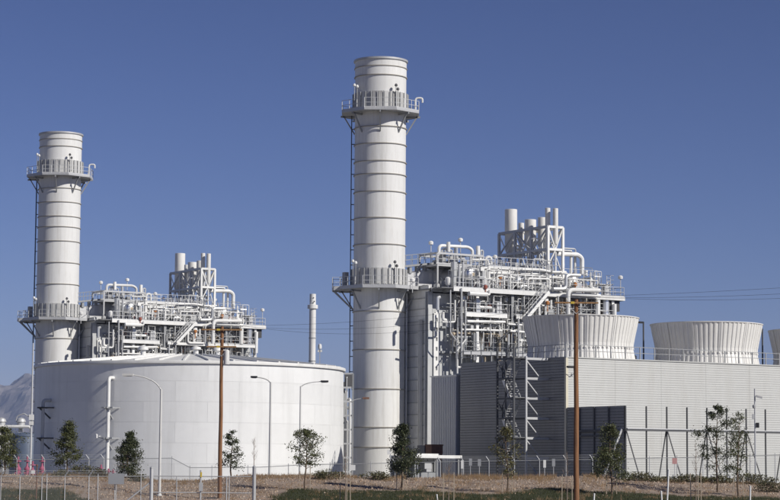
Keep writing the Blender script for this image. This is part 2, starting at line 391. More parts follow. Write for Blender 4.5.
    for a, b in zip(c, c[1:]): ex.bar(a + Vector((0, 0, zf - .15)), b + Vector((0, 0, zf - .15)), .08, .32)
    ex.quad(*[p + Vector((0, 0, zf - .02)) for p in c]); xo = ex.build('side_landing', 'galv', e)
    g = MB(); guardrail(g, [p + Vector((0, 0, zf)) for p in c]); g.build('guardrail', 'galv', xo)
    for sy in (1.0, -1.1): MB().bar(ax * 4.8 + ay * sy + Vector((0, 0, zf - .3)), ax * 2.75 + ay * sy * .3 + Vector((0, 0, zf - 2.3)), .12).build('bracket', 'steel', xo)
    bb = ax * 3.6 - ay * .4; MB().bar(bb + Vector((0, 0, zf + .01)), bb + Vector((0, 0, zf + 1.75)), .5, .5).build('control_cabinet', 'belt', e)
    # ladder up the left edge
    la = R_(180 - 2) - TH; lp = Vector((math.cos(la), math.sin(la), 0)); lt = Vector((-lp.y, lp.x, 0)); lad = MB()
    for s_ in (-.22, .22): lad.bar(lp * (RS + .34) + lt * s_ + Vector((0, 0, 1)), lp * (RS + .34) + lt * s_ + Vector((0, 0, zs(112))), .06)
    z = 1.2
    while z < zs(112): lad.bar(lp * (RS + .34) - lt * .22 + Vector((0, 0, z)), lp * (RS + .34) + lt * .22 + Vector((0, 0, z)), .03); z += .33
    lo = lad.build('ladder', 'dark', e)
    z = 2.0
    while z < zs(112): MB().bar(lp * RS + Vector((0, 0, z)), lp * (RS + .34) + Vector((0, 0, z)), .09).build('ladder_bracket', 'dark', lo); z += 1.62
    # drain pipe beside the right edge, under the lower deck
    ra = R_(2) - TH; rp = Vector((math.cos(ra), math.sin(ra), 0))
    MB().pipe([rp * (RS + .18) + Vector((0, 0, .2)), rp * (RS + .18) + Vector((0, 0, zs(287) - .4))], .11, 8).build('drain_pipe', 'white', e)
    t = R_(-72) - 0; MB().bar((RS * math.cos(t), RS * math.sin(t), zs(310)), ((RS + .12) * math.cos(t), (RS + .12) * math.sin(t), zs(300)), .05).build('shell_conduit', 'dark', e)
    # manway near the base
    return e
st2 = build_stack(); st2.location = S2; st2.rotation_euler.z = TH
tag(st2, 'tall white exhaust stack in the middle, two railed platforms, nearer and larger of the pair', 'chimney', 'white exhaust stacks')

# ------------------------------------------------------------------ boiler block (heat recovery unit)
def build_boiler():
    e = empty('heat_recovery_boiler')
    ZP = H(470, 288.2, -8).z                # main platform level
    U0, U1, VF, VB = 3.15, 25.6, -5.6, 5.6
    MB().box(U0, U1, VF, VB, 0, ZP - .5).build('casing', 'casing', e)
    rng = random.Random(3)
    # horizontal stiffeners on the left end wall
    z = 1.2
    while z < ZP - .8:
        st_ = 1.22 + .12 * math.sin(z * 3)
        MB().box(U0 - .10, U0 - .005, VF + .62, VB - .4, z, z + st_ - .07).build('end_wall_panel', 'wallpanel', e)
        MB().box(U0 - .22, U0 - .005, VF + .62, VB - .4, z + st_ - .065, z + st_ - .005).build('stiffener', 'casing', e); z += st_
    # corner columns: one at front corner, one at the middle of the end wall
    def hcol(u, v, z0, z1, wd=.55, name='column', mt='white'):
        MB().box(u - wd / 2, u + wd / 2, v - wd / 2, v - wd / 2 + .06, z0, z1).box(u - wd / 2, u + wd / 2, v + wd / 2 - .06, v + wd / 2, z0, z1).box(u - .03, u + .03, v - wd / 2 + .06, v + wd / 2 - .06, z0, z1).build(name, mt, e)
    hcol(U0 - .36, VF + .20, 0, ZP - .35, .55, mt='casing')
    hcol(U0 - .48, .1, 0, ZP - .35, .38); hcol(U0 - .44, -3.9, 0, ZP - 3.2, .32)
    for i, u in enumerate((7.4, 11.9, 16.4, 20.9, 25.3)): hcol(u, VF - 1.95, 0, ZP - .42, .34, mt='steel' if i % 2 else 'white')
    # perforated lit web plate at the front corner (row of holes)
    web = MB(); z = 2.0; web.box(U0 + .05, U0 + .28, VF - .16, VF - .02, 0, ZP - 2.6); web.box(U0 + .52, U0 + .75, VF - .16, VF - .02, 0, ZP - 2.6)
    while z < ZP - 3: web.box(U0 + .28, U0 + .52, VF - .16, VF - .02, z, z + .62); z += 1.02
    web.build('perforated_column', 'white', e)
    # vertical stiffeners and horizontal girts on the front casing wall
    u = U0 + 2.1
    while u < U1 - .3: MB().box(u, u + .14, VF - .22, VF + .01, 0, ZP - .6).build('stiffener', 'casing', e); u += 1.5
    for z in (4.4, 8.2, 11.0, 13.6, 16.2, 18.4): MB().box(U0 + .8, U1, VF - .34, VF - .23, z, z + .24).build('girt', 'steel', e)
    # main platform: deck, edge channel, rails
    dk = MB().box(2.7, 26.6, -7.95, 6.2, ZP - .10, ZP - .02).build('main_deck', 'grate', e)
    MB().box(4.15, 26.6, -8.05, -7.955, ZP - .38, ZP + .04).build('edge_channel', 'white', dk)
    MB().box(26.605, 26.70, -8.05, 6.2, ZP - .38, ZP + .04).build('edge_channel', 'white', dk)
    MB().box(2.6, 4.0, -6.2, -6.1, ZP - .40, ZP + .02).build('edge_channel', 'steel', dk)
    u = 4.4
    while u < 26.5: MB().box(u, u + .12, -7.95, -5.62, ZP - .42, ZP - .105).build('deck_beam', 'steel', dk); u += 1.47
    g = MB(); guardrail(g, [(4.2, -7.98, ZP), (26.6, -7.98, ZP), (26.6, 6.1, ZP)], posts=1.5); g.build('guardrail', 'galv', dk)
    MB().box(24.6, 26.3, -7.6, -5.7, ZP - 1.55, ZP - .43).build('dark_underside_block', 'dark', e)  # dark block added for the dark underside at the deck end
    # mid platform under it
    ZM = H(480, 313.5, -8).z
    ua, ub = H(466, 313, -8).x, H(507, 313, -8).x
    md = MB().box(ua, ub, -8.0, -5.9, ZM - .05, ZM).build('mid_deck', 'grate', e)
    MB().box(ua, ub, -8.08, -8.005, ZM - .36, ZM + .03).build('edge_channel', 'white', md)
    uc, ud = H(516, 317, -8).x, 25.4
    MB().box(uc, ud, -8.08, -8.005, ZM - .36, ZM - .02).build('edge_channel', 'white', md)
    MB().box(uc, ud, -8.0, -5.9, ZM - .1, ZM - .05).build('deck_plate', 'grate', md)
    g = MB(); guardrail(g, [(ua, -8.02, ZM), (ub, -8.02, ZM)], posts=1.2); guardrail(g, [(uc, -8.02, ZM), (uc + 1.2, -8.02, ZM)]); guardrail(g, [(uc + 2.6, -8.02, ZM), (ud, -8.02, ZM)], posts=1.4); g.build('guardrail', 'galv', md)
    # third level seen just above the dark building
    ZL = H(480, 352, -8).z
    ld = MB().box(5.5, 18, -7.9, -5.9, ZL - .08, ZL).build('lower_deck', 'grate', e)
    MB().box(5.5, 18, -7.98, -7.905, ZL - .3, ZL + .02).build('edge_channel', 'galv', ld)
    g = MB(); guardrail(g, [(5.5, -7.94, ZL), (18, -7.94, ZL)], posts=1.3); g.build('guardrail', 'steel', ld)
    # stair flight between mid and main platform
    p0, p1 = H(526, 317, -8.5), H(547, 292, -8.5); st = MB()
    for v in (-8.9, -8.15): st.bar((p0.x, v, p0.z), (p1.x, v, p1.z), .07, .34)
    so_ = st.build('stair_stringer', 'white', e)
    for i in range(11):
        q = p0.lerp(p1, (i + .5) / 11); MB().box(q.x - .13, q.x + .13, -8.86, -8.19, q.z - .02, q.z + .02).build('stair_tread', 'galv', so_)
    hr = MB()
    for v in (-8.9, -8.15):
        hr.bar((p0.x, v, p0.z + 1.05), (p1.x, v, p1.z + 1.05), .05).bar((p0.x, v, p0.z + .6), (p1.x, v, p1.z + .6), .04)
        for i in range(6): q = p0.lerp(p1, i / 5); hr.bar((q.x, v, q.z), (q.x, v, q.z + 1.05), .045)
    hr.build('handrail', 'galv', so_)
    # steam drums lying across the top, end caps to the front
    for (px, py, r, vf, mt) in ((471, 274.5, .88, -6.2, 'alum'), (519.5, 280.5, .52, -6.0, 'alum'), (574.5, 280.5, .66, -5.6, 'alum')):
        c = H(px, py, vf); prof = []
        d = MB(); pts = [(0.001, -.42 * r), (.45 * r, -.36 * r), (.78 * r, -.22 * r), (.96 * r, -.05 * r), (r, .1), (r, 11.2), (.7 * r, 11.5), (.01, 11.6)]
        d.lathe([(a, b_) for a, b_ in pts], 24)
        d.v = [(x + c.x, z + vf, y + c.z) for (x, y, z) in d.v]; d.f = [tuple(reversed(f)) for f in d.f]
        dr = d.build('steam_drum', mt, e)
        MB().lathe([(.01, 0), (.22 * r, 0), (.22 * r, .12), (.01, .12)], 12).build('manway', 'tan', dr).matrix_local = Matrix.Translation((c.x, vf - .42 * r - .08, c.z)) @ Matrix.Rotation(R_(-90), 4, 'X')
        for vv in (vf + 1.2, vf + 6, vf + 10): MB().box(c.x - r * .7, c.x + r * .7, vv - .2, vv + .2, ZP, c.z - r * .6).build('saddle', 'steel', dr)
    # inlet hood by the stack with sloping top and its walkway
    a0, a1 = H(407, 274, -1.5).x, H(452, 264, -1.5).x
    z0, z1 = H(407, 273.5, -1.5).z, H(452, 265.5, -1.5).z
    hd = MB(); hd.v = [(a0, -1.5, ZP), (a1, -1.5, ZP), (a1, 5.4, ZP), (a0, 5.4, ZP), (a0, -1.5, z0), (a1, -1.5, z1), (a1, 5.4, z1), (a0, 5.4, z0)]
    hd.f = [(0, 3, 2, 1), (4, 5, 6, 7), (0, 1, 5, 4), (1, 2, 6, 5), (2, 3, 7, 6), (3, 0, 4, 7)]
    ho = hd.build('duct_hood', 'sidinggrey', e)
    wk = MB(); wz0, wz1 = H(405, 266.5, -1.6).z, H(456, 261, -1.6).z
    wk.bar((a0 - .5, -1.75, wz0), (a1 + .5, -1.75, wz1), .10, .2).bar((a0 - .5, -.7, wz0), (a1 + .5, -.7, wz1), .10, .2)
    for i in range(16): q = Vector((a0 - .5, 0, wz0)).lerp(Vector((a1 + .5, 0, wz1)), i / 15); wk.bar((q.x, -1.75, q.z + .06), (q.x, -.7, q.z + .06), .22, .05)
    wo = wk.build('walkway', 'steel', e)
    g = MB(); guardrail(g, [(a0 - .5, -1.75, wz0 + .1), (a1 + .5, -1.75, wz1 + .1)], posts=.9, toe=False); g.build('guardrail', 'steel', wo)
    g = MB(); guardrail(g, [(a0 - .5, -.7, wz0 + .1), (a1 + .5, -.7, wz1 + .1)], posts=.9, toe=False); g.build('guardrail', 'steel', wo)
    for i in range(6):
        q = Vector((a0, -1.4, wz0)).lerp(Vector((a1, -1.4, wz1)), (i + .4) / 6); MB().bar((q.x, -1.4, q.z - .75), (q.x, -1.4, q.z - .1), .30, .5).build('hanger_box', 'steel', wo)
    # ---- traced pipes:  (material, radius, v, [pixels])
    T = [
     ('white', .17, -3.0, [(439, 262), (439, 245.5), (468, 247), (472.5, 250), (472.5, 263)]),
     ('white', .12, -2.6, [(442, 262), (442, 249), (447, 249)]),
     ('white', .20, -3.2, [(448.5, 252), (448.5, 242)]), ('galv', .08, -3.0, [(445, 262), (445, 250), (452, 250), (452, 266)]),
     ('galv', .10, -2.5, [(455, 262), (455, 247.5)]), ('insul', .16, -3.0, [(456.5, 262), (456.5, 248)]),
     ('white', .22, -3.4, [(478, 262), (478, 246)]), ('insul', .10, -3.4, [(480.5, 266), (480.5, 250.5), (483, 250.5), (483, 258.5), (470, 258.5)]),
     ('white', .15, -4.6, [(486, 266), (486, 257), (491, 257), (491, 273)]),
     ('white', .20, -6.6, [(488.5, 288), (488.5, 263)]), ('white', .10, -6.0, [(472, 259.5), (488, 260), (488, 264)]),
     ('white', .13, -6.2, [(490, 273), (508.5, 273.5), (510, 275), (510, 287)]),
     ('white', .11, -7.0, [(528, 290), (528, 278.5), (549.5, 279), (549.5, 290)]),
     ('white', .12, -5.5, [(522, 269.5), (540, 269.5), (552, 272), (566, 272)]), ('insul', .16, -5, [(520, 273.5), (538, 274), (545, 272.5), (560, 272.5)]),
     ('white', .25, -4.2, [(556, 254), (577.5, 254.5), (582, 258), (582, 274)]), ('insul', .23, -3.6, [(556, 251), (571, 252)]),
     ('white', .16, -4.0, [(571, 255), (571, 274)]), ('white', .16, -3.6, [(575, 256), (575, 274)]), ('galv', .08, -4.2, [(561, 248), (575.5, 249), (575.5, 254)]),
     ('white', .24, -9.0, [(568.2, 318), (568.2, 289.8), (599.5, 290.6)]), ('insul', .20, -8.4, [(553, 289), (566, 289), (566, 275), (580, 275.5)]),
     ('white', .20, -8.6, [(571, 294), (600, 296)]), ('white', .10, -7.2, [(561, 273), (567, 273.5)]),
     ('white', .25, -8.6, [(469, 293.5), (487, 294.6)]), ('white', .12, -8.3, [(487, 294.6), (489.5, 294.6), (489.5, 290)]),
     ('white', .14, -8.0, [(467, 321.3), (505, 322)]), ('white', .11, -7.8, [(462, 329.5), (502, 330.5)]), ('insul', .13, -7.2, [(465, 325.5), (500, 326.5)]),
     ('tan', .20, -6.9, [(451, 334), (476, 334.5), (518, 336.5)]), ('white', .11, -8.0, [(510, 331), (524, 332)]), ('white', .1, -8.0, [(508, 324), (522, 325)]),
     ('galv', .07, -8.2, [(450.5, 290), (450.5, 333), (456, 340)]), ('galv', .10, -8.2, [(461.5, 288), (461.5, 359)]), ('galv', .08, -8.0, [(465.5, 300), (465.5, 345)]),
     ('white', .28, -6.6, [(463.8, 339), (463.8, 358)]), ('white', .20, -6.4, [(457.5, 338), (457.5, 358)]), ('white', .22, -6.6, [(478, 340), (478, 362)]), ('insul', .20, -6.6, [(482, 338), (482, 362)]),
     ('tan', .14, -7.4, [(499.5, 340), (499.5, 362)]), ('steel', .12, -7.8, [(474, 333), (474, 360)]), ('steel', .12, -7.8, [(476, 333), (476, 360)]),
     ('galv', .12, -8.2, [(508.5, 334), (508.5, 365)]), ('galv', .10, -8.3, [(518.5, 318), (518.5, 360)]),
     ('white', .07, -8.1, [(457, 351), (466, 339)]), ('dark', .10, -8.2, [(499, 342), (510, 330)]),
     ('white', .14, -8.2, [(539, 300), (539, 317), (557, 317.5)]), ('white', .12, -8.2, [(545.5, 299), (545.5, 316)]), ('galv', .12, -8.1, [(558, 296), (558, 318)]),
     ('white', .13, -7.6, [(551, 300), (551, 318)]), ('white', .30, -7.9, [(597.5, 300), (597.5, 319)]), ('alum', .42, -7.4, [(605.5, 300), (605.5, 320)]), ('white', .22, -8, [(614.5, 304), (614.5, 330)]),
     ('galv', .09, -7.9, [(525, 318), (525, 336)]), ('white', .10, -6.4, [(590.5, 290), (590.5, 272.5)]), ('alum', .16, -6.2, [(594.8, 290), (594.8, 272)]), ('alum', .16, -6.2, [(598.8, 290), (598.8, 273)]),
     ('white', .20, -6.2, [(586, 276), (586, 270.5)]), ('insul', .35, -5.0, [(454, 262), (454, 288)]), ('galv', .12, -6.8, [(459, 288), (459, 264)]), ('galv', .12, -6.6, [(463, 288), (463, 262)]),
     ('white', .14, -7.0, [(483, 288), (483, 268), (487, 268)]), ('steel', .16, -6.8, [(481, 288), (481, 271)]),
     ('white', .10, -7.2, [(497, 288), (497, 276), (504, 276), (504, 288)]), ('white', .09, -7.0, [(493, 288), (493, 279), (500, 279)]),
     ('insul', .18, -7.6, [(437.6, 310), (437.6, 298), (440, 297)]), ('white', .10, -7.9, [(442, 322), (455, 322), (455, 300)]), ('white', .16, -7.0, [(443, 312), (443, 320), (447, 320), (447, 327)]),
    ]
    for mt, r, v, pp in T:
        MB().pipe([H(a, b_, v) for a, b_ in pp], r, 9).build('pipe', mt, e)
    # ---- further pipework filling the racks
    for i in range(120):
        v = rng.uniform(-7.7, -6.0); u = rng.uniform(4.6, 25.2); zz = rng.uniform(ZL + .3, ZP - .6)
        mt = rng.choice(['white', 'white', 'insul', 'galv', 'steel', 'white', 'tan', 'white']); r = rng.choice([.05, .07, .09, .12, .17])
        k = rng.random()
        if k < .42:
            le = rng.uniform(1.2, 5); u2 = min(25.2, u + le); pts = [(u, v, zz), (u2, v, zz)]
            if rng.random() < .6: pts.append((u2, v, zz - rng.uniform(.6, 2)))
            if rng.random() < .4: pts.insert(0, (u, v, zz + rng.uniform(.4, 1.4)))
        elif k < .85:
            z2 = max(8, zz - rng.uniform(1, 5)); pts = [(u, v, zz), (u, v, z2)]
            if rng.random() < .5: pts.append((u + rng.uniform(.5, 1.6), v, z2))
        else:
            pts = [(u, v, zz), (u, -5.7, zz)]
        for j, p in enumerate(pts): pts[j] = (p[0], p[1], min(p[2], ZP - .5))
        MB().pipe(pts, r, 7).build('pipe', mt, e)
    for i in range(100):                      # on the main deck
        v = rng.uniform(-7.2, 3.5); u = rng.uniform(7.5, 24.6); hgt = rng.uniform(.7, 2.6)
        mt = rng.choice(['white', 'white', 'insul', 'galv', 'alum', 'steel', 'white', 'white']); r = rng.choice([.05, .06, .08, .11, .16])
        k = rng.random()
        if k < .4: pts = [(u, v, ZP), (u, v, ZP + hgt), (u + rng.choice([-1, 1]) * rng.uniform(.5, 2.4), v, ZP + hgt)]
        elif k < .65: uu = u + rng.uniform(.5, 2.2); pts = [(u, v, ZP), (u, v, ZP + hgt), (uu, v, ZP + hgt), (uu, v, ZP)]
        elif k < .85: pts = [(u, v, ZP), (u, v, ZP + hgt)]
        else: pts = [(u, v, ZP), (u, v, ZP + hgt), (u, v + rng.uniform(1, 4), ZP + hgt)]
        MB().pipe(pts, r, 7).build('pipe', mt, e)
    for i in range(56):                      # valves, boxes and small vessels on the decks
        v = rng.uniform(-7.4, -3.0); u = rng.uniform(4.6, 25.5); z = ZP if i % 3 else ZM
        if z == ZM: v = rng.uniform(-7.6, -6.2); u = rng.uniform(ua, ub) if rng.random() < .45 else rng.uniform(uc + 1, ud)
        s_ = rng.uniform(.16, .42); hh = rng.uniform(.5, 1.5); mt = rng.choice(['white', 'galv', 'white', 'steel', 'belt', 'red', 'insul'])
        if rng.random() < .5: MB().box(u - s_, u + s_, v - s_, v + s_, z, z + hh).build('equipment_box', mt, e)
        else: MB().lathe([(.06, 0), (.06, hh * .3), (s_ * .8, hh * .35), (s_, hh * .5), (s_, hh * .9), (s_ * .6, hh), (.01, hh + .03)], 12, c=(u, v, z)).build('small_vessel', mt, e)
    for px, py, v in ((500, 277.3, -7), (575.3, 284.5, -7.4), (547.5, 303, -8.4), (485.5, 287, -8.1)):
        c = H(px, py, v); MB().lathe([(.01, -.22), (.20, -.16), (.22, .1), (.12, .22), (.01, .24)], 10, c=tuple(c)).bar((c.x, c.y, c.z - .9), (c.x, c.y, c.z - .2), .08).build('valve_actuator', 'orange' if px != 485.5 else 'red', e)
    # upper equipment loft near the pipe loop, with frame
    fr = MB(); c0, c1 = H(437, 262, -3.8), H(470, 262, -3.8); zt = H(450, 254, -3.8).z; zb = ZP
    for u in (c0.x, (c0.x + c1.x) / 2, c1.x, c1.x + 1.6):
        for v in (-3.9, -.4): fr.bar((u, v, zb), (u, v, zt), .16)
    for z in (c0.z - .3, zt):
        for v in (-3.9, -.4): fr.bar((c0.x, v, z), (c1.x + 1.6, v, z), .14, .22)
        for u in (c0.x, c1.x): fr.bar((u, -3.9, z), (u, -.4, z), .14, .2)
    fo = fr.build('loft_frame', 'galv', e)
    g = MB(); guardrail(g, [(c0.x - .2, -4.0, c0.z - .2), (c1.x + 1.8, -4.0, c0.z - .2)], posts=.8); g.build('guardrail', 'galv', fo)
    MB().box(c0.x, c1.x + 1.6, -3.8, -.5, c0.z - .44, c0.z - .38).build('loft_deck', 'grate', fo)
    for i in range(9):
        u = rng.uniform(c0.x + .3, c1.x + .8); v = rng.uniform(-3.4, -1); h_ = rng.uniform(.5, 1.3)
        MB().box(u - .25, u + .25, v - .25, v + .25, c0.z - .37, c0.z - .37 + h_).build('equipment_box', rng.choice(['galv', 'steel', 'belt']), fo)
    fr = MB(); u0, u1 = H(486, 280, -5).x, H(508, 280, -5).x; zt = H(495, 268, -5).z
    for u in (u0, (u0 + u1) / 2, u1, u1 + 3, u1 + 5.5):
        for v in (-5.2, -2): fr.bar((u, v, ZP), (u, v, zt), .14)
    for v in (-5.2, -2): fr.bar((u0, v, zt), (u1 + 5.5, v, zt), .14, .22)
    for u in (u0, u1, u1 + 3): fr.bar((u, -5.2, zt), (u, -2, zt), .12, .2)
    fo = fr.build('pipe_support_frame', 'white', e); g = MB(); guardrail(g, [(u0, -5.2, zt + .1), (u1 + 5.5, -5.2, zt + .1)], posts=1.1); g.build('guardrail', 'galv', fo)
    # fine piping, conduit and light steel too small to tell apart: one part per zone
    def fine(nn, zone):
        f_ = MB()
        for i in range(nn):
            if zone == 'deck': u, v, z, hh = rng.uniform(5.2, 25.4), rng.uniform(-7.3, 4.5), ZP, abs(rng.gauss(0, 1.3)) + .4
            elif zone == 'loft': u, v, z, hh = rng.uniform(7.0, 13.5), rng.uniform(-4.5, 2.0), ZP + rng.uniform(.5, 2.4), rng.uniform(.3, 1.2)
            elif zone == 'rack': u, v, z, hh = rng.uniform(14.5, 22.5), rng.uniform(-5.2, 4.2), ZP + rng.uniform(0, 3.2), rng.uniform(.3, 1.6)
            else: u, v, z, hh = rng.uniform(4.6, 25.3), rng.uniform(-7.9, -5.9), rng.uniform(ZL, ZP - 1.2), rng.uniform(.4, 2.2)
            r = rng.choice([.022, .03, .03, .04, .055]); k = rng.random(); zt_ = z + hh
            if zone == 'front': zt_ = min(zt_, ZP - .45)
            if k < .35: f_.tube([(u, v, z), (u, v, zt_)], r, 5)
            elif k < .65: u2 = min(25.5, u + rng.uniform(.5, 2.4)); f_.pipe([(u, v, z), (u, v, zt_), (u2, v, zt_), (u2, v, zt_ - hh * rng.uniform(.3, 1))], r, 5)
            elif k < .8: f_.pipe([(u, v, z), (u, v, zt_), (u + rng.choice([-1, 1]) * rng.uniform(.3, 1.2), v, zt_)], r, 5)
            elif k < .88: f_.tube([(u, v, zt_), (u, v + rng.uniform(.4, 2), zt_)], r, 5)
            elif k < .94: f_.bar((u, v, z), (u + rng.choice([-1, 1]) * rng.uniform(.5, 1.1), v, zt_), .06)
            else: s_ = rng.uniform(.06, .17); f_.box(u - s_, u + s_, v - s_, v + s_, zt_ - s_ * 1.5, zt_ + s_)
        return f_
    for zone, sets in (('deck', (('white', 230), ('galv', 150), ('alum', 60), ('steel', 60), ('tan', 30), ('brownrust', 18), ('orange', 6))), ('loft', (('white', 50), ('galv', 60))), ('rack', (('white', 70), ('galv', 80))), ('front', (('white', 230), ('galv', 130), ('steel', 60), ('insul', 90), ('tan', 40), ('brownrust', 25)))):
        for mt, nn in sets: tag(fine(nn, zone).build('fine_piping', mt, e), kind='stuff')
    # light lattice frames standing on the main deck
    for u_, n_b, v_, hh in ((7.2, 4, -6.9, 2.2), (12.4, 5, -6.6, 1.9), (19.2, 5, -6.7, 1.8), (9.5, 5, -1.5, 3.0), (14.2, 4, 1.5, 3.2)):
        fr = MB()
        for k in range(n_b + 1):
            fr.bar((u_ + k * .95, v_, ZP), (u_ + k * .95, v_, ZP + hh), .085)
            fr.bar((u_ + k * .95, v_ + 1.1, ZP), (u_ + k * .95, v_ + 1.1, ZP + hh), .085)
            for z in (hh, hh * .55): fr.bar((u_ + k * .95, v_, ZP + z), (u_ + k * .95, v_ + 1.1, ZP + z), .07)
        for z in (hh, hh * .55):
            for vv in (v_, v_ + 1.1): fr.bar((u_, vv, ZP + z), (u_ + n_b * .95, vv, ZP + z), .08)
        for k in range(0, n_b, 2): fr.bar((u_ + k * .95, v_, ZP + .1), (u_ + (k + 1) * .95, v_, ZP + hh * .55), .05)
        lf = fr.build('lattice_frame', rng.choice(['white', 'galv']), e)
        g = MB(); guardrail(g, [(u_, v_, ZP + hh), (u_ + n_b * .95, v_, ZP + hh)], posts=.95, t=.04, toe=False); g.build('guardrail', 'galv', lf)
    # caged ladder at the right end
    cl = MB(); pz = H(608, 276, -7).z; u = H(608, 285, -7).x
    for du in (-.25, .25): cl.bar((u + du, -7.1, ZP), (u + du, -7.1, pz), .05)
    z = ZP + .3
    while z < pz: cl.bar((u - .25, -7.1, z), (u + .25, -7.1, z), .03); z += .3
    for z in frange(ZP + .9, pz, .45):
        pr = [Vector((u + .42 * math.cos(t), -7.15 - .7 * math.sin(t), z)) for t in [math.pi * k / 6 for k in range(7)]]
        for a, b_ in zip(pr, pr[1:]): cl.bar(a, b_, .03)
    cl.build('caged_ladder', 'galv', e)
    ue = H(603, 284, -6.8).x
    MB().box(ue - .6, ue + 1.2, -7.0, -4, pz - 1.0, pz - .9).build('ladder_landing', 'galv', e)
    # small floodlights on thin masts
    for px, py, pb, v in ((431, 243, 262, -2.0), (460.5, 240, 256, -2.0), (495, 257, 280, -4.0), (620.5, 277.5, 296, -7.8), (412.5, 280, 288, -4.2)):
        a = H(px, py, v); b_ = H(px, pb, v)
        MB().bar((a.x, a.y, b_.z - .5), (a.x, a.y, a.z - .15), .06).build('light_mast', 'galv', e)
        MB().lathe([(.03, -.2), (.24, -.16), (.26, .1), (.16, .2), (.01, .24)], 10, c=tuple(a)).build('floodlight', 'white', e)
    return e
hb2 = build_boiler(); hb2.location = S2; hb2.rotation_euler.z = TH
tag(hb2, 'maze of white pipes, drums and railed decks right of the middle stack', 'boiler', 'heat recovery boilers')

def build_rack():
    e = empty('vent_silencer_rack')
    ZP = H(470, 288.2, -8).z; v0 = -5.2
    nc = H(548, 226.5, v0); rc = H(560.5, 227, v0)
    u0 = nc.x; v1 = v0 + 9.3; zt = nc.z; zm = H(548, 249, v0).z; dep = 2.0; u1 = u0 + dep
    for u in (u0, u1):
        for v in (v0, v0 + 3.1, v0 + 6.2, v1): MB().bar((u, v, ZP), (u, v, zt), .26).build('rack_post', 'white' if v == v0 else 'galv', e)
    for z in (zt, zm, ZP + 2.0):
        for u in (u0, u1): MB().bar((u, v0, z), (u, v1, z), .22, .28).build('rack_beam', 'galv', e)
        for v in (v0, v0 + 3.1, v0 + 6.2, v1): MB().bar((u0, v, z), (u1, v, z), .20, .26).build('rack_beam', 'white' if v == v0 else 'galv', e)
    for u in (u0, u1):
        for k in range(3):
            a, b_ = v0 + 3.1 * k, v0 + 3.1 * (k + 1)
            if k % 2: a, b_ = b_, a
            MB().bar((u, a, zt), (u, b_, zm), .15).bar((u, b_, zm), (u, a, ZP + .2), .15).build('rack_brace', 'galv', e)
    for u in (u0, u1):
        for k in range(6):
            a, b_ = v0 + 1.55 * k, v0 + 1.55 * (k + 1)
            if k % 2: a, b_ = b_, a
            MB().bar((u, a, zt - .1), (u, b_, zm + .1), .10).build('rack_brace', 'white' if k % 3 else 'galv', e)
            MB().bar((u, b_, zm - .1), (u, a, ZP + 2.1), .10).build('rack_brace', 'galv', e)
    MB().bar((u0, v0, zt), (u0 + dep / 2, v0, zm), .12).bar((u1, v0, zt), (u0 + dep / 2, v0, zm), .12).bar((u0, v0, zm - 1.8), (u0 + dep / 2, v0, zm), .12).build('rack_brace', 'white', e)
    def sil(px0, px1, pt, v, zb, name='silencer', mt='fan', du=None):
        c = H((px0 + px1) / 2, pt, v); r = abs(H(px1, pt, v).x - H(px0, pt, v).x) / 2 * math.cos(TH)
        MB().lathe([(r * .55, zb - .6), (r, zb), (r, c.z - .02), (r - .05, c.z), (r - .08, c.z - .02), (r - .08, c.z - 1.5)], 24, c=(c.x, v, 0)).build(name, mt, e)
        MB().pipe([(c.x, v, ZP + 1), (c.x, v, zb - .55)], r * .35, 8).build('riser', 'white', e)
    um = u0 + dep / 2
    def on(pxc):                           # v of the rack centreline at that pixel column
        best = min(frange(v0, v1 + 1, .05), key=lambda v: abs(H(pxc, 220, v).x - um)); return best
    sil(505, 517, 209.5, on(511), zm + .6); sil(518.5, 524, 223, on(521), zm + 1.4); sil(525, 536, 219.7, on(530.5), zm + .8)
    sil(538, 546, 217.5, on(541.5), zm + .9); sil(545.2, 550.2, 208, on(549.5), zm + 1.2); sil(553, 558, 208.4, on(554.5), zm + 1.2)
    rng = random.Random(5)
    for i in range(16):
        v = rng.uniform(v0 + .2, v1 - .2); u = rng.uniform(u0 + .2, u1 - .2); z = rng.uniform(ZP + 1.5, zm + 2)
        pts = [(u, v, ZP + .3), (u, v, z), (u + rng.choice([-1, 1]) * rng.uniform(.3, 1), v + rng.uniform(-1, 1), z)]
        MB().pipe(pts, rng.choice([.07, .1, .14]), 7).build('pipe', rng.choice(['white', 'white', 'insul', 'galv']), e)
    return e
rk2 = build_rack(); rk2.location = S2; rk2.rotation_euler.z = TH
tag(rk2, 'braced steel rack of grey vent silencers on top of the right boiler', 'silencers', 'vent silencer racks')

index_kids()
for o, lab in ((st2, 'white exhaust stack at far left behind the round tank, smaller of the pair'), (hb2, 'pipes, drums and railed decks above the round tank, right of the left stack'),
               (rk2, 'braced steel rack of grey vent silencers on the left boiler, above the round tank')):
    c = copy_tree(o); c.location = S1; c['label'] = lab

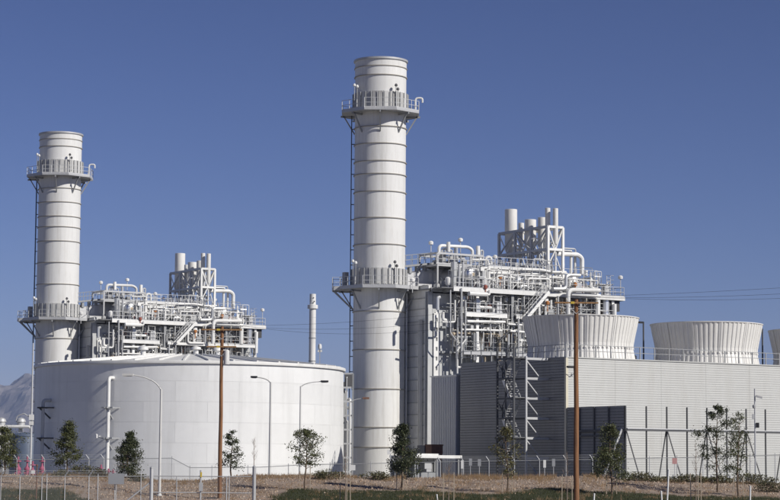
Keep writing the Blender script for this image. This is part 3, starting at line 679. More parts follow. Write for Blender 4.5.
# ------------------------------------------------------------------ big round tank
TC = Vector((xat(189.8, 6, 216), 216, 0)); TR = 153.6 / 2200 * 216 * .998; TZ = zof(190, 360.2, 216 - TR)
tk = empty('storage_tank', TC, 0, 'wide white round water tank with shallow cone roof, in front at left', 'tank')
nc = 6; lev = [TZ * i / nc for i in range(nc + 1)]
for i, (a, b_) in enumerate(zip(lev, lev[1:])):
    k = 16; off = .5 * (i % 2)
    for j in range(k):
        a0 = (j + off) * 2 * math.pi / k; rr = TR + .004 * random.uniform(-1, 1) - .006 * i
        MB().lathe([(rr, a + .0045), (rr, b_ - .0045)], 8, a0=a0 + .0003, a1=a0 + 2 * math.pi / k - .0003).build('shell_plate', 'tank', tk)
MB().lathe([(TR - .06, 0), (TR - .06, TZ)], 128).build('shell_backing', 'tank', tk)
MB().lathe([(TR - .01, TZ - .30), (TR + .16, TZ - .28), (TR + .18, TZ - .1), (TR + .14, TZ), (TR - .1, TZ + .01)], 128).build('rim_angle', 'roofpaint', tk)
ZA = zof(190, 354.4, 216)
rf = MB().lathe([(TR - .05, TZ - .03), (TR * .6, TZ + (ZA - TZ) * .46), (TR * .3, TZ + (ZA - TZ) * .78), (.02, ZA)], 96).build('roof', 'roofpaint', tk)
for k in range(40):
    t = 2 * math.pi * (k + .3) / 40; c_, s_ = math.cos(t), math.sin(t)
    MB().bar((TR * .985 * c_, TR * .985 * s_, TZ + .04), (TR * .6 * c_, TR * .6 * s_, TZ + (ZA - TZ) * .46 + .06), .16, .2).bar((TR * .6 * c_, TR * .6 * s_, TZ + (ZA - TZ) * .46 + .06), (TR * .3 * c_, TR * .3 * s_, TZ + (ZA - TZ) * .78 + .06), .16, .2).build('roof_rib', 'roofpaint', rf)
for dx, dy, h_ in ((-4, -6, 1.2), (3, -4, 1.0), (0.5, 0, .9)):
    rr = math.hypot(dx, dy); zr = TZ + (ZA - TZ) * (1 - rr / TR)
    MB().lathe([(.25, -.3), (.25, h_ * .6), (.5, h_ * .6), (.45, h_ * .85), (.01, h_)], 14, c=(dx, dy, zr)).build('roof_vent', 'white', rf)
def riser(px, pytop, mt, dark):
    phi = min(frange(-1.4, .2, .005), key=lambda f: abs(TC.x + (TR + .75) * math.sin(f) - xat(px, 5, TC.y - (TR + .75) * math.cos(f))))
    nrm = Vector((math.sin(phi), -math.cos(phi), 0)); p = nrm * (TR + .75); zt = zof(px, pytop, TC.y + p.y)
    po = MB().pipe([p + Vector((0, 0, .15)), p + Vector((0, 0, zt)), nrm * (TR - .05) + Vector((0, 0, zt))], .17, 12, .55).build('riser_pipe', mt, tk)
    tn = Vector((-nrm.y, nrm.x, 0))
    for z in (zof(px, 407.5, TC.y + p.y), zof(px, 438, TC.y + p.y)):
        br = MB().bar(nrm * (TR - .02) + tn * .75 + Vector((0, 0, z)), nrm * (TR + 1.25) + tn * .1 + Vector((0, 0, z)), .12)
        br.bar(nrm * (TR - .02) - tn * .75 + Vector((0, 0, z)), nrm * (TR + 1.25) - tn * .1 + Vector((0, 0, z)), .12).bar(nrm * (TR + .95) - tn * .6 + Vector((0, 0, z)), nrm * (TR + .95) + tn * .6 + Vector((0, 0, z)), .14)
        br.bar(nrm * (TR + 1.1) + Vector((0, 0, z - .05)), nrm * (TR - .02) + Vector((0, 0, z - 1.0)), .12).build('pipe_bracket', dark, po)
    MB().lathe([(.18, 0), (.30, .02), (.30, .16), (.18, .2)], 12, c=(p.x, p.y, .5)).build('flange', mt, po)
    return phi, nrm
riser(108, 377.5, 'white', 'steel'); riser(42.5, 400, 'casing', 'dark')  # riser on the shaded side: grey pipe and dark brackets carry its shade
p = at(97, 436, TC.y - TR * .93) - TC
MB().lathe([(.02, -.2), (.16, -.18), (.17, .15), (.05, .22)], 10, c=tuple(p)).bar((p.x, p.y, p.z), (p.x + .25, p.y + .9, p.z), .05).build('wall_lamp', 'white', tk)

# ------------------------------------------------------------------ cooling tower
CC = Vector((xat(566.2, 6, 190), 190, 0))
CZ = zof(566.2, 357.6, 190); CL, CW = 62.0, 16.3
ct = empty('cooling_tower', CC, TH, 'long low cooling tower with pale lap siding and fluted fan cylinders, at right', 'cooling tower')
def lap(pa, pb, out, z0, z1, pitch, depth):       # lap siding: saw-tooth courses
    s = MB(); k = int((z1 - z0) / pitch); pit = (z1 - z0) / k; o = Vector(out)
    for i in range(k):
        za, zb = z0 + i * pit, z0 + (i + 1) * pit; a, b_ = Vector(pa), Vector(pb); up = Vector((0, 0, 1))
        s.quad(a + o * depth + up * za, b_ + o * depth + up * za, b_ + o * .005 + up * zb, a + o * .005 + up * zb)
        s.quad(a + up * za, b_ + up * za, b_ + o * depth + up * za, a + o * depth + up * za)
    return s
def boards(pa, pb, out, z0, z1, pitch, gap, depth):
    s = MB(); k = int((z1 - z0) / pitch); pit = (z1 - z0) / k; o = Vector(out) * depth; up = Vector((0, 0, 1)); a, b_ = Vector(pa), Vector(pb)
    for i in range(k):
        za, zb = z0 + i * pit + gap, z0 + (i + 1) * pit
        s.quad(a + o + up * za, b_ + o + up * za, b_ + o + up * zb, a + o + up * zb)
        s.quad(a + up * za, b_ + up * za, b_ + o + up * za, a + o + up * za); s.quad(a + o + up * zb, b_ + o + up * zb, b_ + up * zb, a + up * zb)
    return s
MB().box(.03, CL, .03, CW - .03, 0, CZ - .06).build('wall_core', 'dark', ct)
bays = [.16] + [.16 + 5.15 * i for i in range(1, 12)] + [CL]
for a, b_ in zip(bays, bays[1:]): lap((a + .006, 0, 0), (b_ - .006, 0, 0), (0, -1, 0), .0, CZ, .205, .032).build('siding_bay', 'siding', ct, 20)
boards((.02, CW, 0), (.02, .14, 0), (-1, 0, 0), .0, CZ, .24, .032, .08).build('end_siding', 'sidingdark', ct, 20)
MB().box(-.09, .16, -.09, .14, 0, CZ + .02).build('corner_trim', 'trim', ct)
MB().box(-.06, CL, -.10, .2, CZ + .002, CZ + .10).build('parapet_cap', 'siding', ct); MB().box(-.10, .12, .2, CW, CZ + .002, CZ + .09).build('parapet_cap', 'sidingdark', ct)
MB().box(.12, CL, .2, CW, CZ - .05, CZ + .03).build('deck', 'concrete', ct)
post_me = MB().bar((0, 0, 0), (0, 0, 1.12), .085).mesh('rail_post'); 
gr = MB(); 
for hh in (1.12, .6): gr.bar((.05, .12, CZ + .05 + hh), (CL, .12, CZ + .05 + hh), .05); gr.bar((.05, .12, CZ + .05 + hh), (.05, CW, CZ + .05 + hh), .05)
go = gr.build('guardrail', 'steel', ct)
for x in frange(.05, CL, 1.62):
    o = obj('rail_post', post_me, 'steel', go); o.location = (x, .12, CZ + .05)
for y in frange(1.6, CW, 1.62):
    o = obj('rail_post', post_me, 'steel', go); o.location = (.05, y, CZ + .05)
FZ = zof(580, 319.2, 201)
def fan_panel(seg=12, fl=6):
    s = MB(); h_ = FZ - CZ
    prof = [(4.98, 0), (4.86, .25 * h_ * .6), (4.74, .30 * h_), (4.76, .42 * h_), (4.90, .6 * h_), (5.08, .8 * h_), (5.24, h_)]
    tot = 2 * math.pi / seg; per = tot / fl; an = []
    for i in range(fl):
        b0 = i * per
        for f_, d in ((.03, 0), (.40, 0), (.50, .06), (.90, .06), (.99, 0)): an.append((b0 + f_ * per, d))
    an = [(max(.004, min(tot - .004, a)), d) for a, d in an]; m_ = len(an)
    for side in (0, 1):
        for (r, z) in prof:
            for a, d in an:
                rr = (r + d) if side == 0 else r - .05
                s.v.append((rr * math.cos(a), rr * math.sin(a), z))
    P_ = len(prof)
    for side in (0, 1):
        o_ = side * P_ * m_
        for i in range(P_ - 1):
            for j in range(m_ - 1):
                q = o_ + i * m_ + j; f = (q, q + 1, q + m_ + 1, q + m_); s.f.append(f if side == 0 else tuple(reversed(f)))
    for j in range(m_ - 1):
        q = (P_ - 1) * m_ + j; s.f.append((q, q + 1, q + 1 + P_ * m_, q + P_ * m_))
    # band round the lower part, like the pressed step on each sheet
    for i in range(fl):
        a0 = i * per + .48 * per; a1 = i * per + .92 * per
        s.v += [(4.9 * math.cos(a0), 4.9 * math.sin(a0), h_ * .30), (4.9 * math.cos(a1), 4.9 * math.sin(a1), h_ * .30), (4.86 * math.cos(a1), 4.86 * math.sin(a1), h_ * .345), (4.86 * math.cos(a0), 4.86 * math.sin(a0), h_ * .345)]
        n_ = len(s.v); s.f.append((n_ - 4, n_ - 3, n_ - 2, n_ - 1))
    # raised joint flange
    for (r0, z0), (r1, z1) in zip(prof, prof[1:]):
        s.bar(((r0 + .07) * math.cos(0), 0, z0), ((r1 + .07), 0, z1), .06, .16)
    return s.mesh('fan_cylinder_panel', 0)
fpm = fan_panel()
for k, uu in enumerate((7.7, 22.6, 37.5, 52.4)):
    fo = MB().lathe([(5.16, FZ - CZ - .02), (5.36, FZ - CZ), (5.36, FZ - CZ + .07), (5.16, FZ - CZ + .07)], 72).build('fan_cylinder', 'fan', ct)
    fo.location = (uu, CW / 2, CZ + .03)
    for j in range(12):
        o = obj('fan_cylinder_panel', fpm, 'fan', fo); o.rotation_euler.z = j * math.pi / 6 + .1 * k
    hb = MB().lathe([(.01, 0), (.9, 0), (.9, .5), (.4, .8), (.01, .9)], 16, c=(0, 0, 1.0))
    for j in range(8):
        t = j * math.pi / 4; hb.bar((.8 * math.cos(t), .8 * math.sin(t), 1.4), (4.55 * math.cos(t), 4.55 * math.sin(t), 1.4), .5, .06)
    hb.bar((0, 0, 0), (0, 0, 1), .5).build('fan_rotor', 'steel', fo)
# deck lights
def uv(u, v, z=0): return CC + UX * u + VX * v + Vector((0, 0, z))
def local(P): d = P - CC; return Vector((d.dot(UX), d.dot(VX), P.z))
for px, py in ((643.5, 322.5), (762.5, 329.5)):
    best = min(frange(5, 45, .05), key=lambda u: abs(390 + FPX * (uv(u, 15.3).x / (uv(u, 15.3).y * math.cos(PITCH))) - px))
    P0 = uv(best, 15.3); x = xat(px, 14, P0.y); z = zof(px, py, P0.y); q = local(Vector((x, P0.y, 0)))
    dl = empty('deck_lamp', (x, P0.y, CZ + .03), TH, 'dark lamp post on tower deck, between first and second fan cylinders' if px < 700 else 'dark lamp post on tower deck, beside third fan cylinder', 'lamp', 'lamps on the cooling tower deck')
    MB().bar((0, 0, 0), (0, 0, z - CZ), .11).build('post', 'dark', dl)
    MB().box(-.62, -.06, -.16, .16, z - CZ - .12, z - CZ + .06).build('lamp_head', 'black', dl)
# pipework on the deck between the fan cylinders
dp = empty('deck_pipework', uv(15.2, 12.0, CZ + .03), TH, 'white pipes and valves on tower deck between first two fan cylinders', 'pipes')
for i, (a, b_, h_) in enumerate(((-1.6, 1.8, .9), (-1.2, 1.4, .5), (-.2, .9, 1.3))): MB().pipe([(a, i * .3, 0), (a, i * .3, h_), (b_, i * .3, h_), (b_, i * .3, 0)], .12, 8).build('pipe', 'white', dp)
for x in (-1.1, .3, 1.2): MB().lathe([(.1, 0), (.1, .6), (.28, .7), (.28, 1.1), (.01, 1.25)], 10, c=(x, -.6, 0)).build('valve', 'galv', dp)

# ------------------------------------------------------------------ screen wall and post line before the tower
SZ = 6.9
sw = empty('screen_wall', CC, TH, 'dark slate screen wall standing out from the cooling tower corner', 'wall')
SE = -8.05
boards((.05, -.15, 0), (.05, SE, 0), (-1, 0, 0), 0, SZ, .24, .032, .07).build('siding', 'sidingdark', sw, 20)
lap((.18, SE, 0), (.18, -.15, 0), (1, 0, 0), 0, SZ, .205, .05).build('siding', 'siding', sw, 20)
MB().box(.055, .175, SE, -.15, 0, SZ + .01).build('wall_core', 'dark', sw)
for y in (-2.0, -4.05, -6.05): MB().box(-.13, -.055, y - .07, y + .07, 0, SZ - .02).build('wall_post', 'dark', sw)
MB().box(-.22, -.135, SE, -2.0, 4.75, 4.95).build('wall_rail', 'dark', sw); MB().box(-.20, -.135, -5.9, -2.1, 4.35, 4.5).build('wall_rail', 'dark', sw)
MB().bar((-.2, SE + .1, 4.95), (-2.6, SE + .1, 0), .16).build('raker', 'galv', sw)
pl = empty('steel_post_line', CC, TH, 'row of slim steel posts with one long rail before the pale siding', 'frame')
BZ = 4.95; us = [.15 + 2.19 * i for i in range(16)]
for i, u in enumerate(us):
    MB().box(u - .05, u + .05, SE - .05, SE - .03, 0, SZ).box(u - .05, u + .05, SE + .03, SE + .05, 0, SZ).box(u - .015, u + .015, SE - .03, SE + .03, 0, SZ).build('post', 'dark', pl)
    if i % 2 == 0:
        MB().bar((u, SE - .1, BZ - .1), (u, SE - 2.3, 0), .075).build('brace', 'dark', pl)
        if i: MB().bar((u, SE + .1, BZ - .1), (u, SE + 1.3, 0), .075).build('brace', 'dark', pl)
ro = MB().box(.2, us[-1], SE - .2, SE - .06, BZ + .03, BZ + .11).build('long_rail', 'galv', pl)
MB().box(.2, us[-1], SE - .16, SE - .06, BZ - .12, BZ + .027).build('rail_underside', 'dark', pl)  # dark underside of the long rail, added as a strip

# ------------------------------------------------------------------ stair tower at the dark end wall
sw_ = empty('stair_tower', CC, TH, 'open steel stair tower zigzagging before the dark end wall', 'stairs')
X0, X1, Y0, Y1 = -3.75, -2.45, 2.5, 5.0
for x in (X0, X1):
    for y in (Y0, Y1): MB().bar((x, y, 0), (x, y, CZ + (1.0 if x == X0 else .15)), .15).build('column', 'galv' if (x == X1 and y == Y0) else 'dark', sw_)  # sunlit column pale, shaded columns dark: the light is put into colour
MB().bar((X0, (Y0 + Y1) / 2, 0), (X0, (Y0 + Y1) / 2, CZ), .10).build('column', 'dark', sw_)
levels = [CZ + .02 - 1.72 * i for i in range(7)]
for i, z in enumerate(levels):
    if z < .4: continue
    far = i % 2 == 1
    ya, yb = (Y1 - .75, Y1) if far else (Y0, Y0 + .75)
    lo = MB().box(X0, X1, ya, yb, z - .06, z).build('landing', 'grate', sw_)
    for xe in (X0, X1): MB().bar((xe, Y0, z - .1), (xe, Y1, z - .1), .08, .16).build('landing_edge', 'dark', lo)
    g = MB(); guardrail(g, [(X0, ya, z), (X0, yb, z)], toe=False); g.build('guardrail', 'dark', lo)
    MB().bar((X1, Y0, z - .08), (-.06, Y0, z - .08), .13, .20).build('wall_tie_beam', 'galv', lo)
    if z > 1.6: MB().bar((X1, Y0, z - .2), (X1 + 1.35, Y0, z - 1.60), .085).build('stay', 'galv', lo)
    if i < 6:
        za, zb = z, max(0, levels[i + 1]); ys_, ye = (Y1 - .7, Y0 + .7) if far else (Y0 + .7, Y1 - .7)
        if not far: ys_, ye = Y0 + .7, Y1 - .7
        f = MB().bar((X0 + .1, ys_, za - .1), (X0 + .1, ye, zb - .1), .05, .34).build('stair_stringer', 'white' if far else 'steel', sw_)  # sunlit flights white, the others grey: light put into the stringer colour
        MB().bar((X1 - .1, ys_, za - .1), (X1 - .1, ye, zb - .1), .05, .24).build('second_stringer', 'steel', f)
        for k in range(8):
            t = (k + .5) / 8; y = ys_ + (ye - ys_) * t; zz = za + (zb - za) * t; MB().box(X0 + .13, X1 - .13, y - .12, y + .12, zz - .03, zz + .01).build('tread', 'galv', f)
        h2 = MB().bar((X0 + .06, ys_, za + .95), (X0 + .06, ye, zb + .95), .045).bar((X0 + .06, ys_, za + .95), (X0 + .06, ys_, za), .045).bar((X0 + .06, ye, zb + .95), (X0 + .06, ye, zb), .045)
        h2.build('handrail', 'dark', f)
    if i % 2 == 0 and z > 3.6: MB().bar((X0, Y1, z - .2), (X0, Y0, z - 3.3), .08).build('cross_brace', 'dark', sw_)

# ------------------------------------------------------------------ pump house, low shed, dumpster, pipe rack
ph = empty('pump_house', uv(0, 17.0), TH, 'plain grey box building with vertical siding, left of the dark end wall', 'building')
PZ = zof(446, 375.8, 205)
MB().box(0, 9, 0, 4.3, 0, PZ).build('wall_core', 'sidinggrey', ph)
me = MB().box(-.07, -.002, 0, .19, 0, PZ - .1).mesh('siding_panel')
for k in range(14): o = obj('siding_panel', me, 'sidinggrey', ph); o.location = (0, .06 + k * .30, 0)
MB().box(-.10, 9.1, -.05, 4.4, PZ, PZ + .09).build('roof', 'white', ph)
sp = Vector((xat(414.5, 1, 186), 186, 0))
sh = empty('open_canopy', sp, TH, 'low open canopy with thin white roof edge behind the fence, left of the dark wall', 'canopy')
shz = zof(430, 455.4, 187)
rf_ = MB().box(0, 4.7, 0, 4.0, shz - .14, shz).build('roof', 'siding', sh)
MB().box(-.06, 4.76, -.09, -.005, shz - .22, shz + .03).build('fascia', 'white', rf_)
MB().box(.5, 2.6, .3, 1.2, shz + .003, shz + .16).build('roof_box', 'white', rf_)
for x in (.1, 2.3, 4.5):
    for y in (.1, 3.8): MB().bar((x, y, 0), (x, y, shz - .145), .12).build('post', 'steel', sh)
MB().box(.05, 4.6, 3.9, 3.98, 0, shz - .15).build('back_wall', 'sidingdark', sh)
MB().box(.9, 3.4, 1.6, 3.0, 0, 1.3).build('pump_skid', 'steel', sh)
# rusty bin stands on a raised slab behind the shed
bp = Vector((xat(425.5, 3, 200), 200, 0)); bz0, bz1 = zof(430, 451.5, 200), zof(430, 443.2, 200)
rb = empty('rusty_bin', bp, TH, 'rusty brown steel bin on legs above and behind the white canopy roof', 'bin')
MB().box(0, 1.2, -1.0, 0, bz0 - .2, bz1 - .1).box(-.05, 1.25, -1.05, .05, bz1 - .22, bz1 - .1).build('bin_body', 'brownrust', rb)
MB().box(-.05, 1.2, .1, 1.3, bz0 - .2, bz1 - .18).build('side_hopper', 'deep', rb)
for x in (.1, 1.1):
    for y in (-.9, -.1): MB().bar((x, y, 0), (x, y, bz0 - .2), .14).build('leg', 'brownrust', rb)
pr = empty('pipe_rack', (xat(347, 5, 226), 226, 0), 0, 'narrow white pipe bundle squeezed between round tank and middle stack', 'pipes')
rng = random.Random(11); zt = zof(347, 374, 226)
for i in range(13):
    x = rng.uniform(-.55, .5); y = rng.uniform(-1.2, 1.2); z1 = rng.uniform(5, zt - .3)
    MB().pipe([(x, y, 0), (x, y, z1), (x + rng.uniform(-.4, .4), y + .6, z1)], rng.choice([.06, .09, .13, .17]), 8).build('pipe', rng.choice(['white', 'white', 'galv', 'steel', 'insul']), pr)
for z in frange(1.2, zt, 1.5): MB().bar((-.65, -1.2, z), (.6, -1.2, z), .12, .18).build('cross_beam', 'galv', pr)
for x in (-.65, .6): MB().bar((x, -1.25, 0), (x, -1.25, zt), .16).build('rack_post', 'steel', pr)
MB().box(-.3, .5, -.5, .5, zt - 1.4, zt).build('equipment_box', 'deep', pr)
MB().bar((-.6, -1.3, 4.5), (-2.0, -1.6, 0), .12).bar((-.4, -1.4, 4.3), (-1.4, -1.7, 0), .08).build('slanted_stair_rail', 'galv', pr)

# slender far stack
fs = empty('slender_stack', (xat(311.6, 10, 330), 330, 0), 0, 'slender pale stack with collar, rising alone between the round tank and middle stack', 'chimney')
def zf_(y): return zof(311, y, 330)
lv = [0, zf_(420), zf_(361), zf_(338), zf_(317.5)]
for a, b_ in zip(lv, lv[1:]): MB().lathe([(.50, a + .01), (.50, b_ - .01)], 24).build('shell_section', 'stack', fs)
for z in lv[1:4]: MB().lathe([(.49, z - .06), (.56, z - .06), (.56, z + .06), (.49, z + .06)], 24).build('flange_ring', 'steel', fs)
MB().lathe([(.48, zf_(309)), (.78, zf_(308.6)), (.78, zf_(305)), (.48, zf_(304.6))], 24).build('collar', 'stack', fs)
MB().lathe([(.50, zf_(317.5) + .01), (.50, zf_(309)), (.47, zf_(304.6)), (.47, zf_(294)), (.42, zf_(294)), (.42, zf_(300))], 24).build('tip', 'stack', fs)
for a, z in ((-75, 298), (-60, 301.5), (-80, 303)): MB().lathe([(.01, 0), (.09, 0), (.09, .05), (.01, .05)], 10).build('port_hole', 'black', fs).matrix_local = Matrix.Translation((.49 * math.cos(R_(a)), .49 * math.sin(R_(a)), zf_(z))) @ Matrix.Rotation(R_(a + 90), 4, 'Z') @ Matrix.Rotation(R_(90), 4, 'X')
q = (xat(319.3, 10, 300), 300, 0); mz = zof(319, 346.5, 300)
fm = empty('floodlight_mast', q, 0, 'thin mast with white twin floodlight right of the slender stack', 'lamp')
MB().bar((0, 0, 0), (0, 0, mz), .10).build('mast', 'galv', fm); MB().lathe([(.05, -.4), (.22, -.3), (.26, .0), (.20, .3), (.02, .4)], 10, c=(0, 0, mz)).build('floodlight', 'white', fm); MB().box(-.3, .3, -.05, .05, mz - .75, mz - .45).build('floodlight', 'white', fm)

# ------------------------------------------------------------------ small plant at far left
bt = empty('blue_tank', (xat(24.5, 2, 255), 255, 0), 0, 'small blue round tank beside the big tank, far left', 'tank')
bz = zof(24, 434.5, 253)
MB().lathe([(1.75, 0), (1.75, bz - .1), (1.7, bz), (.9, bz + .22), (.01, bz + .32)], 32).build('shell', 'blue', bt); MB().lathe([(1.74, bz - .2), (1.81, bz - .2), (1.81, bz - .08), (1.74, bz - .08)], 32).build('rim', 'blue', bt)
wb = empty('white_skid', (xat(10, 2, 276), 276, 0), 0, 'white process skid with round vents behind the small blue tank', 'equipment')
z0, z1 = zof(10, 440, 276), zof(10, 426.5, 276)
MB().box(-2.2, 2.6, -.8, 1.2, z0 - 1.5, z0 + .4).build('cabinet', 'white', wb)
for x in (-1.9, -.6, .8, 2.3): MB().bar((x, -.7, 0), (x, -.7, z0 - 1.5), .25).build('leg', 'white', wb)
for z in (z0 + .6, z1): MB().pipe([(-2.4, -.6, z0), (-2.4, -.6, z), (2.6, -.6, z), (2.6, -.6, z0)], .18, 8).build('pipe', 'white', wb)
for x in (-1.2, 1.25): MB().lathe([(.5, z1 - .1), (.5, z1 + .5), (.65, z1 + .6), (.5, z1 + .95), (.25, z1 + 1.1), (.01, z1 + 1.15)], 16, c=(x, 0, 0)).bar((x, 0, z0), (x, 0, z1 - .1), .5).build('vent_cap', 'galv', wb)
# tall mast at the tank's left edge
mp = Vector((xat(31.3, 5, 199), 199, 0)); mz = zof(31.5, 343, 199)
tm = empty('antenna_mast', mp, 0, 'tall thin grey mast before left edge of the big tank', 'mast')
MB().tube([(0, 0, 0), (0, 0, mz * .5), (0, 0, mz)], .11, 10, .06).build('pole', 'galv', tm)
z = zof(31, 415, 199); MB().pipe([(0, 0, z - .3), (-.7, 0, z + .15), (-1.3, 0, z - .1), (-1.4, 0, z - .5)], .05, 6).build('lamp_arm', 'galv', tm)
MB().box(-.2, .2, -.25, .1, z - .45, z + .05).build('junction_box', 'white', tm); MB().box(-.18, .18, -.2, .1, z - .9, z - .55).build('junction_box', 'white', tm)
for zz in frange(2, mz - 1, 1.4): MB().bar((-.16, 0, zz), (.16, 0, zz), .03).build('step_bolt', 'galv', tm)

# magenta valve stands
def hydrant(px, ytop, D, lab, sc=1.0):
    zt = zof(px, ytop, D); g0 = ground(xat(px, 1, D), D); h_ = (zt - g0); e = empty('valve_stand', (xat(px, 1, D), D, g0), 0, lab, 'valve', 'magenta valve stands')
    MB().lathe([(.24, 0), (.24, .06), (.16, .1), (.16, h_ * .5), (.25, h_ * .52), (.25, h_ * .58), (.11, h_ * .66), (.08, h_ * .72), (.08, h_), (.01, h_ + .01)], 14).build('valve_body', 'magenta', e)
    MB().lathe([(.01, 0), (.13, 0), (.13, .5), (.01, .5)], 10).build('outlet', 'magenta', e).matrix_local = Matrix.Translation((-.25, 0, h_ * .42)) @ Matrix.Rotation(R_(90), 4, 'Y')
    MB().lathe([(.22, h_ * .82), (.26, h_ * .82), (.26, h_ * .86), (.22, h_ * .86)], 12).bar((-.24, 0, h_ * .84), (.24, 0, h_ * .84), .04).build('handwheel', 'magenta', e)
for px, yt, w_ in ((18, 456.5, 'leftmost, beside the tree'), (27, 456.5, 'second from left'), (32.5, 461, 'shortest one, right behind the thin mast'), (42, 456.5, 'rightmost of the four beside the mast')):
    hydrant(px, yt, 186, 'magenta pipe valve stand behind the fence, ' + w_)
for px, yt, w_ in ((101, 464.5, 'at the foot of the white riser pipe, left'), (108.5, 468.5, 'directly under the white riser pipe'), (113, 469.5, 'right of the white riser pipe')):
    hydrant(px, yt, 188, 'magenta valve stand ' + w_)

# ------------------------------------------------------------------ utility poles and wires
def upole(px, ytop, D, rad, arms, lab, extra=None):
    g0 = ground(xat(px, 0, D), D); base = Vector((xat(px, g0, D), D, g0)); zt = zof(px, ytop, D) - g0
    e = empty('utility_pole', base, 0, lab, 'pole', 'wooden utility poles'); rng = random.Random(int(px))
    pts = [(.012 * math.sin(i * 1.3), .01 * math.cos(i), -.3 + (zt + .3) * i / 12) for i in range(13)]
    MB().tube(pts, rad, 16, rad * .72).build('pole_shaft', 'pole', e)
    for (ya, hw) in arms:
        za = zof(px, ya, D) - g0
        ar = MB().bar((-hw, -rad - .05, za), (hw, -rad - .05 , za), .09, .095).build('crossarm', 'arm', e)
        for s_ in (-1, 1): MB().bar((s_ * hw * .5, -rad - .07, za - .05), (0, -rad * .9, za - .65), .035).build('arm_brace', 'galv', ar)
        for x in (-hw * .92, -hw * .45, hw * .45, hw * .92): MB().lathe([(.02, .055), (.02, .12), (.05, .13), (.06, .18), (.035, .2), (.05, .24), (.02, .28), (.01, .28)], 8, c=(x, -rad - .05, za)).build('insulator', 'ceram', ar)
        MB().box(-.34, -.12, -rad - .125, -rad - .11, za - .066, za + .066).build('yellow_guard', 'yellow', ar)
        xg = rad + .12
    return e, base, zt
u1, b1, z1_ = upole(576.4, 299.5, 130, .168, [(303, 1.30)], 'bare brown wooden utility pole at right, before the cooling tower corner')
u2, b2, z2_ = upole(219.6, 326.5, 150, .15, [(329.8, 1.38), (346.8, 1.0)], 'brown wooden utility pole at left with two crossarms, before the round tank')
tg = MB().lathe([(.02, 0), (.20, .02), (.20, .95), (.12, 1.02), (.02, 1.05)], 14, c=(.34, -.05, z2_ - 2.6)).build('transformer', 'white', u2)
MB().box(.10, .24, -.1, .0, z2_ - 2.3, z2_ - 2.0).build('mounting', 'galv', tg)
hp = b1 + (b1 - b2); u3, b3, z3_ = u1, hp, z1_
g3 = ground(hp.x, hp.y); e3 = empty('utility_pole', (hp.x, hp.y, g3), 0, 'brown wooden utility pole beyond the right edge, end of the wires', 'pole', 'wooden utility poles')
MB().tube([(0, 0, -.3), (0, 0, z1_ + (b1.z - g3) + .3)], .168, 14, .12).build('pole_shaft', 'pole', e3); MB().bar((-1.3, -.25, z1_ + (b1.z - g3)), (1.3, -.25, z1_ + (b1.z - g3)), .11, .12).build('crossarm', 'arm', e3)
def wire(a, b_, sag, lab):
    pts = []
    for i in range(41):
        t = i / 40; p = a.lerp(b_, t); p.z -= sag * 4 * t * (1 - t); pts.append(p)
    tag(MB().tube(pts, .007, 5).build('power_line', 'wire'), lab, 'wire', 'overhead power lines')
zt1 = z1_ - .2 + .28; za = b1.z + z1_ - .16 + .06; zb_ = b2.z + z2_ - .2 + .06
for k, (xo, yo, w_) in enumerate(((-1.2, 0, 'upper'), (.6, .0, 'middle'), (1.2, 0, 'lower'))):
    A = Vector((b2.x + xo * 1.05, b2.y - .22, zb_ + .22)); B = Vector((b1.x + xo, b1.y - .25, za + .22)); C = Vector((hp.x + xo, hp.y - .25, za + .3))
    wire(A, B, .55 + .35 * k, 'thin dark power line between the two wooden poles, %s of three' % w_)
    wire(B, C, .25 + .22 * k, 'thin dark power line from the right pole off to the right edge, %s of three' % w_)

# ------------------------------------------------------------------ street lamps
def lamp(px, ytop, ybase, D, xhead, yhead, r, headmat, lab, arm='curve'):
    x = xat(px, 3, D); g0 = ground(x, D); e = empty('street_lamp', (x, D, g0), 0, lab, 'lamp', 'street lamps')
    zt = zof(px, ytop, D) - g0; hx = xat(xhead, 5, D) - x; hz = zof(xhead, yhead, D) - g0
    MB().tube([(0, 0, 0), (0, 0, zt * .5), (0, 0, zt)], r, 12, r * .72).build('pole', 'lampgrey', e)
    MB().lathe([(r + .10, 0), (r + .10, .06), (r + .02, .12), (r + .02, .3)], 12).build('base_plate', 'lampgrey', e)
    pts = [Vector((0, 0, zt - .1)), Vector((hx * .10, 0, zt + (hz - zt) * .55)), Vector((hx * .35, 0, hz - (hz - zt) * .12)), Vector((hx * .75, 0, hz))]
    sm = []
    for i in range(13):
        t = i / 12; sm.append(pts[0] * (1 - t) ** 3 + pts[1] * 3 * t * (1 - t) ** 2 + pts[2] * 3 * t * t * (1 - t) + pts[3] * t ** 3)
    MB().tube(sm, r * .5, 8, r * .38).build('arm', 'lampgrey', e)
    s_ = 1 if hx > 0 else -1; a, b_ = hx * .72, hx * 1.0
    hd = MB(); ln = max(.55, abs(b_ - a)); x0, x1 = sorted((hx - s_ * ln, hx))
    k = hd.v; hd.box(x0, x1, -.15, .15, hz - .06, hz + .09)
    hd.v = [(vx, vy * (1 if s_ * (vx - hx) < -.1 else .7), vz) for vx, vy, vz in hd.v]; hd.build('lamp_head', headmat, e)
    MB().box(x0 + .08, x1 - .08, -.10, .10, hz - .10, hz - .062).build('lens', 'ceram', e)
lamp(160.2, 389, 500, 152, 121.5, 374.8, .10, 'lampgrey', 'grey street lamp with long curved arm left, before the round tank, nearest lamp')
lamp(270, 382, 477, 180, 250, 377, .12, 'black', 'grey street lamp with dark head on a short arm pointing left')
lamp(300, 386, 475, 182, 328, 381.5, .09, 'black', 'thin grey street lamp with dark head arm pointing right, before tank edge')
lamp(349.5, 402, 475, 184, 369, 398.3, .055, 'brownrust', 'thin grey lamp with rusty head overlapping the base of the middle stack')
